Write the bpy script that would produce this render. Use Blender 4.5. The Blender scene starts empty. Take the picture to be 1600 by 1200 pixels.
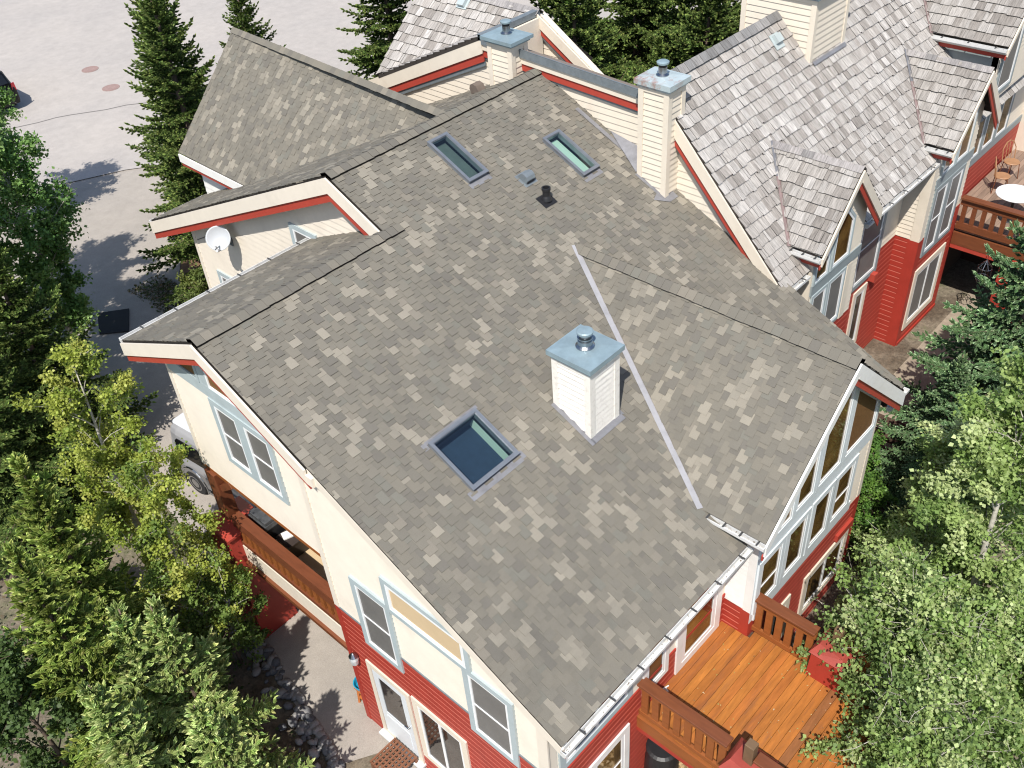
import bpy, math, random
import numpy as np
from mathutils import Vector, Matrix

# ------------------------------------------------------------------ camera, sky, sun, exposure
SC = bpy.context.scene
COL = SC.collection
cam_d = bpy.data.cameras.new('camera')
cam = bpy.data.objects.new('camera', cam_d)
COL.objects.link(cam)
SC.camera = cam
cam_d.sensor_width = 36.0
cam_d.lens = 34.09
cam_d.clip_start = 0.1
cam_d.clip_end = 2000.0
_R = [[0.6751980348344954, -0.7347151158274573, -0.06558439090425022],
      [-0.5031561644291457, -0.3937258745352739, -0.7692943584340023],
      [0.5393899219976085, 0.5524252295977067, -0.635519376377569]]
cam.matrix_world = Matrix(((_R[0][0], -_R[1][0], -_R[2][0], -4.82939),
                           (_R[0][1], -_R[1][1], -_R[2][1], -11.59860),
                           (_R[0][2], -_R[1][2], -_R[2][2], 8.29774),
                           (0, 0, 0, 1)))
SUN_DIR = Vector((0.60, 0.355, -1.0)).normalized()      # the way the light travels
sun_d = bpy.data.lights.new('sun', 'SUN')
sun_d.energy = 4.5
sun_d.angle = math.radians(0.5)
sun_d.color = (1.0, 0.955, 0.885)
sun = bpy.data.objects.new('sun', sun_d)
COL.objects.link(sun)
sun.rotation_euler = SUN_DIR.to_track_quat('-Z', 'Y').to_euler()
sun.location = (-20, -12, 35)
W = bpy.data.worlds.new('World')
SC.world = W
W.use_nodes = True
wn = W.node_tree.nodes
sky = wn.new('ShaderNodeTexSky')
sky.sky_type = 'NISHITA'
sky.sun_disc = False
sky.sun_elevation = math.asin(-SUN_DIR.z)
sky.sun_rotation = math.atan2(-SUN_DIR.x, -SUN_DIR.y)
wn['Background'].inputs['Strength'].default_value = 0.12
W.node_tree.links.new(sky.outputs[0], wn['Background'].inputs['Color'])
SC.view_settings.view_transform = 'Standard'
SC.view_settings.look = 'None'
SC.view_settings.exposure = 0.33
SC.view_settings.gamma = 1.0
SC.render.engine = 'CYCLES'
SC.cycles.max_bounces = 6
SC.cycles.diffuse_bounces = 3
SC.cycles.transparent_max_bounces = 6
SC.cycles.caustics_reflective = False
SC.cycles.caustics_refractive = False
SC.cycles.use_denoising = True
SC.cycles.filter_width = 1.15

# ------------------------------------------------------------------ materials
def srgb(*c):
    return tuple(((v / 255) / 12.92 if v / 255 <= 0.04045 else ((v / 255 + 0.055) / 1.055) ** 2.4) for v in c)

class NT:
    def __init__(s, name):
        s.m = bpy.data.materials.new(name); s.m.use_nodes = True
        s.t = s.m.node_tree; s.b = s.t.nodes['Principled BSDF']
    def n(s, kind, **k):
        x = s.t.nodes.new(kind)
        for a, v in k.items(): setattr(x, a, v)
        return x
    def l(s, a, b): s.t.links.new(a, b)

def mat(name, col, rough=0.6, metal=0.0, var=0.12, scale=6.0, stretch=(1, 1, 1), bump=0.0, bscale=60.0, tint=False, spec=0.4, dirt=None, dscale=1.3, coat=0.0):
    """Principled surface: two-octave colour variation, optional face tint attribute, optional dirt blotches, optional bump."""
    g = NT(name)
    tc = g.n('ShaderNodeTexCoord'); mp = g.n('ShaderNodeMapping'); mp.inputs['Scale'].default_value = stretch
    g.l(tc.outputs['Object'], mp.inputs['Vector'])
    nz = g.n('ShaderNodeTexNoise'); nz.inputs['Scale'].default_value = scale; nz.inputs['Detail'].default_value = 6; nz.inputs['Roughness'].default_value = .65
    g.l(mp.outputs[0], nz.inputs['Vector'])
    mr = g.n('ShaderNodeMapRange'); mr.inputs[1].default_value = .25; mr.inputs[2].default_value = .75
    mr.inputs[3].default_value = 1 - var; mr.inputs[4].default_value = 1 + var
    g.l(nz.outputs[0], mr.inputs[0])
    mul = g.n('ShaderNodeVectorMath', operation='SCALE')
    g.l(mr.outputs[0], mul.inputs['Scale'])
    if tint:
        at = g.n('ShaderNodeAttribute'); at.attribute_name = 'tint'
        g.l(at.outputs['Color'], mul.inputs[0])
    else:
        mul.inputs[0].default_value = col
    out = mul.outputs[0]
    if dirt:
        n2 = g.n('ShaderNodeTexNoise'); n2.inputs['Scale'].default_value = dscale; n2.inputs['Detail'].default_value = 8; n2.inputs['Roughness'].default_value = .7
        g.l(mp.outputs[0], n2.inputs['Vector'])
        r2 = g.n('ShaderNodeMapRange'); r2.inputs[1].default_value = .52; r2.inputs[2].default_value = .72
        g.l(n2.outputs[0], r2.inputs[0])
        m2 = g.n('ShaderNodeMath', operation='MULTIPLY'); m2.inputs[1].default_value = dirt[3]
        g.l(r2.outputs[0], m2.inputs[0])
        mx = g.n('ShaderNodeMix', data_type='RGBA'); mx.inputs['B'].default_value = (*dirt[:3], 1)
        g.l(m2.outputs[0], mx.inputs['Factor']); g.l(out, mx.inputs['A'])
        out = mx.outputs['Result']
    g.l(out, g.b.inputs['Base Color'])
    g.b.inputs['Roughness'].default_value = rough
    g.b.inputs['Metallic'].default_value = metal
    g.b.inputs['Specular IOR Level'].default_value = spec
    g.b.inputs['Coat Weight'].default_value = coat
    if bump:
        n3 = g.n('ShaderNodeTexNoise'); n3.inputs['Scale'].default_value = bscale; n3.inputs['Detail'].default_value = 4
        g.l(mp.outputs[0], n3.inputs['Vector'])
        bp = g.n('ShaderNodeBump'); bp.inputs['Strength'].default_value = bump; bp.inputs['Distance'].default_value = .01
        g.l(n3.outputs[0], bp.inputs['Height']); g.l(bp.outputs[0], g.b.inputs['Normal'])
    return g.m

def glass_mat(name, base, refl=0.05, rough=0.03):
    """window glass over a dark room: dark base with mottled depth and a clear reflection"""
    g = NT(name)
    tc = g.n('ShaderNodeTexCoord'); nz = g.n('ShaderNodeTexNoise'); nz.inputs['Scale'].default_value = 1.7; nz.inputs['Detail'].default_value = 5
    g.l(tc.outputs['Object'], nz.inputs['Vector'])
    cr = g.n('ShaderNodeValToRGB')
    cr.color_ramp.elements[0].position = .38; cr.color_ramp.elements[0].color = (base[0] * .35, base[1] * .35, base[2] * .35, 1)
    cr.color_ramp.elements[1].position = .68; cr.color_ramp.elements[1].color = (*base, 1)
    g.l(nz.outputs[0], cr.inputs[0]); g.l(cr.outputs[0], g.b.inputs['Base Color'])
    g.b.inputs['Roughness'].default_value = rough
    g.b.inputs['Specular IOR Level'].default_value = .5 + refl
    g.b.inputs['IOR'].default_value = 1.5
    return g.m

def clear_glass(name, tint, gloss=0.10):
    g = NT(name)
    g.t.nodes.remove(g.b)
    tr = g.n('ShaderNodeBsdfTransparent'); tr.inputs[0].default_value = (*tint, 1)
    gl = g.n('ShaderNodeBsdfGlossy'); gl.inputs['Roughness'].default_value = .02
    fr = g.n('ShaderNodeLayerWeight'); pw = g.n('ShaderNodeMath', operation='POWER'); pw.inputs[1].default_value = 4
    g.l(fr.outputs['Facing'], pw.inputs[0])
    ad = g.n('ShaderNodeMath', operation='ADD'); ad.inputs[1].default_value = gloss
    g.l(pw.outputs[0], ad.inputs[0])
    mx = g.n('ShaderNodeMixShader')
    g.l(ad.outputs[0], mx.inputs[0]); g.l(tr.outputs[0], mx.inputs[1]); g.l(gl.outputs[0], mx.inputs[2])
    g.l(mx.outputs[0], g.t.nodes['Material Output'].inputs[0])
    return g.m

def leaf_mat(name, rough=.55, trans=.35, tcol=(1.25, 1.35, .55), spec=.35):
    g = NT(name)
    at = g.n('ShaderNodeAttribute'); at.attribute_name = 'tint'
    g.l(at.outputs['Color'], g.b.inputs['Base Color'])
    g.b.inputs['Roughness'].default_value = rough
    g.b.inputs['Specular IOR Level'].default_value = spec
    tl = g.n('ShaderNodeBsdfTranslucent')
    vm = g.n('ShaderNodeVectorMath', operation='MULTIPLY'); vm.inputs[1].default_value = tcol
    g.l(at.outputs['Color'], vm.inputs[0]); g.l(vm.outputs[0], tl.inputs[0])
    mx = g.n('ShaderNodeMixShader'); mx.inputs[0].default_value = trans
    g.l(g.b.outputs[0], mx.inputs[1]); g.l(tl.outputs[0], mx.inputs[2])
    g.l(mx.outputs[0], g.t.nodes['Material Output'].inputs[0])
    return g.m

M = {}
M['shingle'] = mat('asphalt_shingle', (.2, .19, .17), .92, var=.2, scale=170, tint=True, spec=.2, dirt=(.095, .09, .078, .38), dscale=.55)
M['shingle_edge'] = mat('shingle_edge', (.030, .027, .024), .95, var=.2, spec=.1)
M['cap'] = mat('ridge_cap_shingle', (.2, .18, .16), .92, var=.22, scale=150, tint=True, spec=.2)
for ax, st in (('x', (26, 3, 3)), ('y', (3, 26, 3))):
    M['shake_' + ax] = mat('cedar_shake_' + ax, (.4, .37, .35), .85, var=.46, scale=1.6, stretch=st, tint=True, spec=.2, bump=.35, bscale=2.2)
M['shake_edge'] = mat('shake_edge', (.055, .048, .042), .95, var=.3, spec=.1)
M['cream'] = mat('cream_paint', (.745, .675, .575), .6, var=.045, scale=3, dirt=(.56, .50, .42, .38), dscale=1.1, spec=.3)
M['cream2'] = mat('cream_paint_aged', (.72, .645, .535), .6, var=.05, scale=4, dirt=(.5, .42, .32, .35), dscale=1.2, spec=.3)
M['white'] = mat('white_paint', (.80, .79, .76), .5, var=.03, scale=5, dirt=(.5, .47, .42, .3), dscale=2)
M['peel'] = mat('peeling_white_paint', (.80, .765, .70), .65, var=.05, scale=9, dirt=(.45, .40, .33, .55), dscale=11, bump=.3, bscale=40)
M['vinyl'] = mat('white_window_vinyl', (.82, .83, .83), .35, var=.02)
M['red'] = mat('red_paint', (.36, .040, .026), .55, var=.12, scale=3, dirt=(.25, .03, .02, .35), dscale=1.4, spec=.4)
M['redtrim'] = mat('red_trim_paint', (.40, .055, .036), .5, var=.08, scale=5, spec=.4)
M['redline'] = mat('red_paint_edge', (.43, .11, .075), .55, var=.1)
M['redfade'] = mat('sun_faded_red_paint', (.34, .062, .046), .6, var=.18, scale=4, dirt=(.20, .04, .03, .6), dscale=2.5)
M['blue'] = mat('grey_blue_trim', (.41, .475, .49), .5, var=.06, scale=5, dirt=(.28, .33, .34, .4), dscale=2.2)
M['blue2'] = mat('grey_trim', (.26, .30, .31), .55, var=.08, scale=5)
M['palewhite'] = mat('pale_grey_trim', (.68, .73, .75), .5, var=.05, scale=4, dirt=(.5, .55, .57, .35), dscale=2.2)
M['gutter'] = mat('white_gutter', (.66, .66, .645), .4, var=.08, scale=3, dirt=(.27, .24, .2, .65), dscale=6)
M['debris'] = mat('gutter_debris', (.14, .11, .08), .95, var=.5, scale=14)
M['strap'] = mat('gutter_strap', (.06, .06, .06), .5)
M['metal'] = mat('galvanised_metal', (.27, .36, .40), .45, .25, var=.16, scale=5, dirt=(.24, .28, .29, .6), dscale=3)
M['rustcap'] = mat('rust_spotted_cap', (.46, .54, .56), .45, .2, var=.1, scale=4, dirt=(.33, .10, .04, 1.0), dscale=3.2)
M['flash'] = mat('grey_flashing', (.225, .225, .24), .55, .2, var=.2, scale=7, dirt=(.14, .135, .13, .6), dscale=4)
M['valleymetal'] = mat('valley_metal', (.40, .395, .41), .5, .15, var=.12, scale=5, dirt=(.26, .255, .26, .5), dscale=3)
M['flashdark'] = mat('weathered_flashing', (.20, .23, .25), .5, .3, var=.18, scale=8)
M['steel'] = mat('bright_steel', (.36, .38, .40), .26, 1.0, var=.12)
M['black'] = mat('black_plastic', (.018, .018, .02), .45, var=.2)
M['rubber'] = mat('black_rubber', (.02, .02, .021), .8, var=.2, scale=20)
M['skyframe'] = mat('skylight_frame', (.23, .25, .28), .38, .45, var=.12, scale=8)
M['shaft'] = mat('skylight_shaft_paint', (.56, .66, .60), .7, var=.03)
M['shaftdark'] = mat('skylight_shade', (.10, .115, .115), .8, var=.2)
M['shaftnavy'] = mat('dark_room_and_shaft_shade', (.018, .034, .075), .8, var=.2)  # dark room below; shaft-wall shade and reflected sky blue painted in
M['skyglass'] = clear_glass('skylight_glass', (.74, .87, .82), .13)
M['screen'] = mat('window_screen', (.155, .148, .14), .5, var=.16, scale=2.5, spec=.5)
M['glass'] = glass_mat('window_glass', (.05, .045, .04))
M['glassbrown'] = glass_mat('amber_window_glass', (.20, .115, .035), .2)
M['blind'] = mat('woven_blind', (.17, .085, .03), .6, var=.35, scale=3, stretch=(9, 9, 26), spec=.4)
M['cedar'] = mat('stained_cedar', (.27, .088, .024), .5, var=.25, scale=2.2, stretch=(7, 1, 7), dirt=(.22, .065, .02, .5), dscale=2.2, spec=.4)
M['cedarred'] = mat('dark_red_cedar', (.165, .052, .022), .5, var=.3, scale=2.2, stretch=(7, 1, 7), dirt=(.10, .03, .015, .5), dscale=2.2, spec=.4)
M['cedardeck'] = mat('stained_deck_board', (.45, .16, .03), .55, var=.34, scale=1.8, stretch=(1, 7, 7), tint=True, dirt=(.20, .085, .045, .75), dscale=.8, spec=.35)
M['cedardark'] = mat('dark_stained_rail', (.17, .055, .022), .42, var=.2, scale=2.5, stretch=(7, 1, 7), dirt=(.11, .035, .018, .5), spec=.5)
M['olddeck'] = mat('weathered_deck_board', (.26, .18, .13), .75, var=.25, scale=2, stretch=(1, 8, 8), tint=True)
M['tan'] = mat('tan_floor', (.58, .44, .27), .7, var=.06, scale=2)
M['brownpost'] = mat('brown_post', (.16, .10, .055), .6, var=.2, scale=4)
M['bark'] = mat('bark', (.14, .10, .075), .9, var=.4, scale=9, stretch=(1, 1, .4), bump=.6, bscale=18)
M['palebark'] = mat('pale_bark', (.46, .43, .37), .8, var=.25, scale=8, stretch=(1, 1, 2), dirt=(.10, .09, .07, .7), dscale=7)
M['needle'] = leaf_mat('spruce_needles', .65, .14, (1.1, 1.2, .7), .12)
M['leaf'] = leaf_mat('leaves', .5, .26, spec=.28)
M['rock'] = mat('river_rock', (.2, .2, .2), .8, var=.3, scale=7, tint=True, bump=.4, bscale=25)
M['van'] = mat('silver_car_paint', (.33, .33, .34), .35, .1, var=.02, coat=.3)
M['vandark'] = mat('grey_van_band', (.17, .167, .167), .4, .1, var=.04, coat=.2)
M['vanroof'] = mat('white_van_roof', (.58, .60, .64), .35, var=.03, coat=.3)
M['carblack'] = mat('black_car_paint', (.004, .004, .005), .3, 0, var=.02, coat=.1, spec=.25)
M['carglass'] = mat('dark_car_glass', (.008, .009, .010), .06, var=.1, spec=.7)
M['taillight'] = mat('red_tail_light', (.45, .01, .02), .2, var=.05, coat=.8)
M['dish'] = mat('dish_paint', (.46, .48, .50), .45, var=.03)
M['iron'] = mat('manhole_iron', (.33, .225, .20), .7, .1, var=.2, scale=9, bump=.8, bscale=30)
M['teal'] = mat('teal_fabric', (.01, .13, .10), .7, var=.2)
M['turq'] = mat('turquoise_plastic', (.02, .30, .46), .4, var=.06)
M['orange'] = mat('orange_wood', (.50, .16, .04), .5, var=.2)
M['straw'] = mat('dry_straw', (.42, .31, .17), .9, var=.3, tint=True)
M['timber'] = mat('dark_timber', (.07, .042, .028), .85, var=.4, scale=4, stretch=(1, 6, 6))
M['brick'] = mat('red_lattice_wood', (.20, .085, .045), .7, var=.25, scale=5)
M['ventgrey'] = mat('pale_vent', (.46, .52, .52), .5, .2, var=.06)
M['cafewood'] = mat('cafe_chair_wood', (.36, .19, .095), .5, var=.2)
M['furn'] = mat('white_table_top', (.80, .81, .82), .35, var=.03)
M['doorwhite'] = mat('white_door_paint', (.70, .74, .77), .4, var=.03, spec=.5)
M['lampglass'] = mat('lantern_glass', (.62, .66, .68), .12, .3, var=.15, scale=20)
M['litter'] = leaf_mat('ground_leaves', .6, .25)

# ------------------------------------------------------------------ mesh building
ORG = {}          # object name -> world origin of its thing
class MB:
    def __init__(s): s.v = []; s.f = []; s.m = []; s.c = []
    def add(s, vs, fs, m=0, c=None):
        o = len(s.v); s.v += [tuple(v) for v in vs]
        for f in fs:
            s.f.append(tuple(i + o for i in f)); s.m.append(m); s.c.append(c)
    def poly(s, pts, m=0, c=None): s.add(pts, [tuple(range(len(pts)))], m, c)
    def prism(s, pts, vec, m=0, c=None, side=None):
        n = len(pts); vec = Vector(vec); p = [Vector(q) for q in pts]; q = [a + vec for a in p]
        nrm = Vector((0, 0, 0))
        for i in range(1, n - 1): nrm += (p[i] - p[0]).cross(p[i + 1] - p[0])
        flip = nrm.dot(vec) > 0
        top = list(range(n, 2 * n)); bot = list(range(n))
        if flip: bot = bot[::-1]
        else: top = top[::-1]
        o = len(s.v); s.v += [tuple(a) for a in p + q]
        for fc in (top, bot): s.f.append(tuple(i + o for i in fc)); s.m.append(m); s.c.append(c)
        for i in range(n):
            j = (i + 1) % n
            fc = (i, j, j + n, i + n) if flip else (j, i, i + n, j + n)
            s.f.append(tuple(k + o for k in fc)); s.m.append(m if side is None else side); s.c.append(c)
    def box(s, a, b, m=0, c=None):
        x0, y0, z0 = [min(p, q) for p, q in zip(a, b)]; x1, y1, z1 = [max(p, q) for p, q in zip(a, b)]
        s.prism([(x0, y0, z0), (x1, y0, z0), (x1, y1, z0), (x0, y1, z0)], (0, 0, z1 - z0), m, c)
    def bar(s, p, q, w, h, up=(0, 0, 1), m=0, c=None):
        p = Vector(p); q = Vector(q); d = (q - p).normalized(); up = Vector(up)
        sd = d.cross(up).normalized(); u = sd.cross(d).normalized()
        a = [p + sd * w * i + u * h * j for i, j in ((-.5, -.5), (.5, -.5), (.5, .5), (-.5, .5))]
        s.prism(a, q - p, m, c)
    def tube(s, pts, rad, n=8, m=0, c=None, cap=True):
        pts = [Vector(p) for p in pts]
        if not hasattr(rad, '__len__'): rad = [rad] * len(pts)
        rings = []; o = len(s.v); ref = None
        for i, p in enumerate(pts):
            d = (pts[min(i + 1, len(pts) - 1)] - pts[max(i - 1, 0)])
            if d.length < 1e-9: d = Vector((0, 0, 1))
            d.normalize()
            if ref is None: ref = d.orthogonal().normalized()
            a = (ref - d * ref.dot(d))
            a = a.normalized() if a.length > 1e-6 else d.orthogonal().normalized()
            ref = a; b = d.cross(a)
            for k in range(n):
                t = 2 * math.pi * k / n
                s.v.append(tuple(p + (a * math.cos(t) + b * math.sin(t)) * rad[i]))
        for i in range(len(pts) - 1):
            for k in range(n):
                k2 = (k + 1) % n
                s.f.append((o + i * n + k, o + i * n + k2, o + (i + 1) * n + k2, o + (i + 1) * n + k)); s.m.append(m); s.c.append(c)
        if cap:
            s.f.append(tuple(o + k for k in range(n))[::-1]); s.m.append(m); s.c.append(c)
            e = o + (len(pts) - 1) * n
            s.f.append(tuple(e + k for k in range(n))); s.m.append(m); s.c.append(c)
    def lathe(s, base, prof, n=20, m=0, axis=(0, 0, 1), c=None):
        base = Vector(base); ax = Vector(axis).normalized()
        s.tube_r([base + ax * h for r, h in prof], [r for r, h in prof], ax, n, m, c)
    def tube_r(s, pts, rad, ax, n, m, c):
        a = ax.orthogonal().normalized(); b = ax.cross(a); o = len(s.v)
        for p, r in zip(pts, rad):
            for k in range(n):
                t = 2 * math.pi * k / n
                s.v.append(tuple(p + (a * math.cos(t) + b * math.sin(t)) * max(r, 1e-4)))
        for i in range(len(pts) - 1):
            for k in range(n):
                k2 = (k + 1) % n
                s.f.append((o + i * n + k, o + i * n + k2, o + (i + 1) * n + k2, o + (i + 1) * n + k)); s.m.append(m); s.c.append(c)
        s.f.append(tuple(o + k for k in range(n))[::-1]); s.m.append(m); s.c.append(c)
        e = o + (len(pts) - 1) * n
        s.f.append(tuple(e + k for k in range(n))); s.m.append(m); s.c.append(c)
    def build(s, name, mats, parent=None, origin=None, label=None, smooth=False, bevel=0):
        if not isinstance(mats, (list, tuple)): mats = [mats]
        if parent is not None: org = ORG[parent.name]
        else: org = Vector(origin or (0, 0, 0))
        me = bpy.data.meshes.new(name)
        v = np.array(s.v, float) - np.array(org)
        me.from_pydata(v.tolist(), [], s.f)
        for m_ in mats: me.materials.append(m_)
        if len(mats) > 1: me.polygons.foreach_set('material_index', s.m)
        if any(c is not None for c in s.c):
            at = me.attributes.new('tint', 'FLOAT_COLOR', 'FACE')
            at.data.foreach_set('color', np.array([(*(c or (.05, .045, .04)), 1.0) for c in s.c], np.float32).ravel())
        if smooth: me.polygons.foreach_set('use_smooth', [True] * len(s.f))
        me.update()
        return link(name, me, parent, org, label, bevel)

def link(name, me, parent, org, label=None, bevel=0):
    o = bpy.data.objects.new(name, me); COL.objects.link(o)
    if parent is not None: o.parent = parent
    else: o.location = org
    ORG[o.name] = Vector(org)
    if label: o['label'] = label
    if bevel:
        b = o.modifiers.new('bevel', 'BEVEL'); b.width = bevel; b.segments = 2; b.limit_method = 'ANGLE'
    return o

def tag(o, label=None, cat=None, group=None, kind=None):
    if label: o['label'] = label
    if cat: o['category'] = cat
    if group: o['group'] = group
    if kind: o['kind'] = kind
    return o

def thing(name, label, cat, loc=(0, 0, 0), group=None):
    o = bpy.data.objects.new(name, None); COL.objects.link(o); o.location = loc
    o.empty_display_size = .3
    ORG[o.name] = Vector(loc)
    return tag(o, label, cat, group)

# ------------------------------------------------------------------ 2-D polygon tools
def clip_half(p, nx, ny, d):            # keep nx*x+ny*y <= d
    r = []
    for i in range(len(p)):
        a = p[i]; b = p[(i + 1) % len(p)]
        da = nx * a[0] + ny * a[1] - d; db = nx * b[0] + ny * b[1] - d
        if da <= 1e-9: r.append(a)
        if (da < -1e-9 and db > 1e-9) or (da > 1e-9 and db < -1e-9):
            t = da / (da - db); r.append((a[0] + t * (b[0] - a[0]), a[1] + t * (b[1] - a[1])))
    return r
def area(p): return .5 * sum(p[i][0] * p[(i + 1) % len(p)][1] - p[(i + 1) % len(p)][0] * p[i][1] for i in range(len(p)))
def ccw(p): return p if area(p) > 0 else p[::-1]
def clip_convex(s, c):
    for i in range(len(c)):
        if len(s) < 3: return []
        a = c[i]; b = c[(i + 1) % len(c)]; nx, ny = b[1] - a[1], a[0] - b[0]
        s = clip_half(s, nx, ny, nx * a[0] + ny * a[1])
    return s if len(s) >= 3 and abs(area(s)) > 1e-6 else []
def minus_rect(ps, x0, x1, y0, y1):
    out = []
    for p in ps:
        mid = clip_half(clip_half(p, -1, 0, -x0), 1, 0, x1)
        for q in (clip_half(p, 1, 0, x0), clip_half(p, -1, 0, -x1)) + ((clip_half(mid, 0, 1, y0), clip_half(mid, 0, -1, -y1)) if len(mid) > 2 else ()):
            if len(q) > 2 and abs(area(q)) > 1e-5: out.append(ccw(q))
    return out
def inset(p, d):
    p = ccw(p); n = len(p); L = []
    for i in range(n):
        a = Vector(p[i]); b = Vector(p[(i + 1) % n]); e = (b - a).normalized(); nm = Vector((-e.y, e.x)); L.append((a + nm * d, e))
    r = []
    for i in range(n):
        (p1, e1), (p2, e2) = L[i - 1], L[i]
        cr = e1.x * e2.y - e1.y * e2.x
        if abs(cr) < 1e-6: r.append(tuple(p2)); continue
        t = ((p2.x - p1.x) * e2.y - (p2.y - p1.y) * e2.x) / cr
        r.append(tuple(p1 + e1 * t))
    return r

class Frame:
    """a plane in space: point = o + u*s + v*w + n*h"""
    def __init__(s, o, u, v, n=None):
        s.o = Vector(o); s.u = Vector(u).normalized(); s.v = Vector(v).normalized(); s.n = Vector(n).normalized() if n else s.u.cross(s.v).normalized()
    def P(s, a, b, h=0): return s.o + s.u * a + s.v * b + s.n * h
    def Q(s, p):
        d = Vector(p) - s.o; return (d.dot(s.u), d.dot(s.v))

PAL = [(.176, .162, .134)] * 9 + [(.164, .152, .127)] * 8 + [(.187, .171, .140)] * 6 + [(.150, .139, .119)] * 5 + [(.168, .161, .136)] * 2 + [(.208, .188, .154)] * 2
PALT = [(.250, .227, .185), (.232, .212, .174), (.268, .244, .199)]
def shingles(mb, polys, fr, e=.152, seed=1, srange=(-2, 14), lip=.012, tooth=.009):
    """laminated shingles: every course alternates raised teeth, hanging half an exposure lower, with the flat tabs between them"""
    rng = random.Random(seed)
    w0 = min(q[1] for p in polys for q in p); w1 = max(q[1] for p in polys for q in p)
    boxes = [(min(q[0] for q in p), max(q[0] for q in p), min(q[1] for q in p), max(q[1] for q in p), p) for p in polys]
    for k in range(math.floor(w0 / e) - 2, math.ceil(w1 / e) + 1):
        s = srange[0] - rng.random() * .3; tth = False; run = 0; light = lnow if k > math.floor(w0 / e) - 2 else []; lnow = []
        while s < srange[1]:
            tth = not tth
            w = rng.choice((.135, .15, .16, .17)) if tth else rng.choice((.11, .13, .145, .16))
            mid = s + w / 2; near = any(a < mid < b for a, b in light)
            lit = run or rng.random() < (.28 if near else .14 if tth else .03)
            c = rng.choice(PALT) if lit else rng.choice(PAL)
            if lit: lnow.append((s - .02, s + w + .02))
            run = lit and not run and rng.random() < .30
            j = 1 + rng.uniform(-.05, .05); c = tuple(x * j for x in c)
            b0 = k * e - (.48 * e if tth else 0); b1 = (k + 1) * e + .55 * e
            if k <= math.floor(w0 / e): b0 = min(b0, w0)
            h0 = lip + (tooth if tth else 0)
            for x0, x1, y0, y1, p in boxes:
                if s + w < x0 or s > x1 or b1 < y0 or b0 > y1: continue
                q = clip_convex([(s, b0), (s + w, b0), (s + w, b1), (s, b1)], p)
                if not q: continue
                H = lambda t: .003 + h0 * (1 - (t[1] - b0) / (b1 - b0)) + (.0015 if tth else 0)
                mb.poly([fr.P(t[0], t[1], H(t)) for t in q], 0, c)
                for i in range(len(q)):
                    a, b = q[i], q[(i + 1) % len(q)]
                    low = abs(a[1] - b[1]) < 1e-6 and abs(a[1] - max(b0, y0)) < 1e-5
                    sid = tth and ((abs(a[0] - s) < 1e-6 and abs(b[0] - s) < 1e-6) or (abs(a[0] - s - w) < 1e-6 and abs(b[0] - s - w) < 1e-6))
                    if low or sid:
                        mb.add([fr.P(a[0], a[1], H(a)), fr.P(a[0], a[1], -.004), fr.P(b[0], b[1], -.004), fr.P(b[0], b[1], H(b))], [(0, 1, 2, 3)], 1 if low else 0, None if low else c)
            s += w

SPAL = [(.378, .352, .324), (.352, .327, .301), (.408, .383, .356), (.310, .284, .259), (.368, .342, .314), (.402, .379, .353), (.272, .248, .225), (.438, .414, .388)]
def shakes(mb, polys, fr, e=.22, seed=1, srange=(-1, 16), dark=1.0):
    rng = random.Random(seed)
    w0 = min(q[1] for p in polys for q in p); w1 = max(q[1] for p in polys for q in p)
    boxes = [(min(q[0] for q in p), max(q[0] for q in p), min(q[1] for q in p), max(q[1] for q in p), p) for p in polys]
    for k in range(math.floor(w0 / e) - 1, math.ceil(w1 / e) + 1):
        s = srange[0] - rng.random() * .2; wav = rng.random() * 6
        while s < srange[1]:
            w = rng.choice((.075, .1, .13, .16, .19, .23)); gap = rng.uniform(.002, .007)
            c = rng.choice(SPAL); j = dark * (1 + rng.uniform(-.12, .10)); c = tuple(x * j for x in c)
            b0 = k * e + rng.gauss(0, .009) + .012 * math.sin(s * 1.1 + wav); b1 = (k + 1) * e + .04; th = rng.uniform(.026, .042); tilt = rng.uniform(-.005, .005)
            for x0, x1, y0, y1, p in boxes:
                if s + w < x0 or s > x1 or b1 < y0 or b0 > y1: continue
                q = clip_convex([(s + gap / 2, b0), (s + w - gap / 2, b0), (s + w - gap / 2, b1), (s + gap / 2, b1)], p)
                if not q: continue
                H = lambda t: .004 + th * (1 - (t[1] - b0) / (b1 - b0)) + tilt * (t[0] - s) / w
                mb.poly([fr.P(t[0], t[1], H(t)) for t in q], 0, c)
                for i in range(len(q)):
                    a, b = q[i], q[(i + 1) % len(q)]
                    if abs(a[0] - b[0]) < 1e-6 and a[1] < b[1] and False: continue
                    if abs(a[1] - b1) < 1e-6 and abs(b[1] - b1) < 1e-6: continue
                    mb.add([fr.P(a[0], a[1], H(a)), fr.P(a[0], a[1], -.004), fr.P(b[0], b[1], -.004), fr.P(b[0], b[1], H(b))], [(0, 1, 2, 3)], 1)
            s += w

def slab(mb, polys, fr, th, m=0, top=0.0, side=None):
    for p in polys: mb.prism([fr.P(a, b, top) for a, b in p], fr.n * -th, m, None, side)

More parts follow.
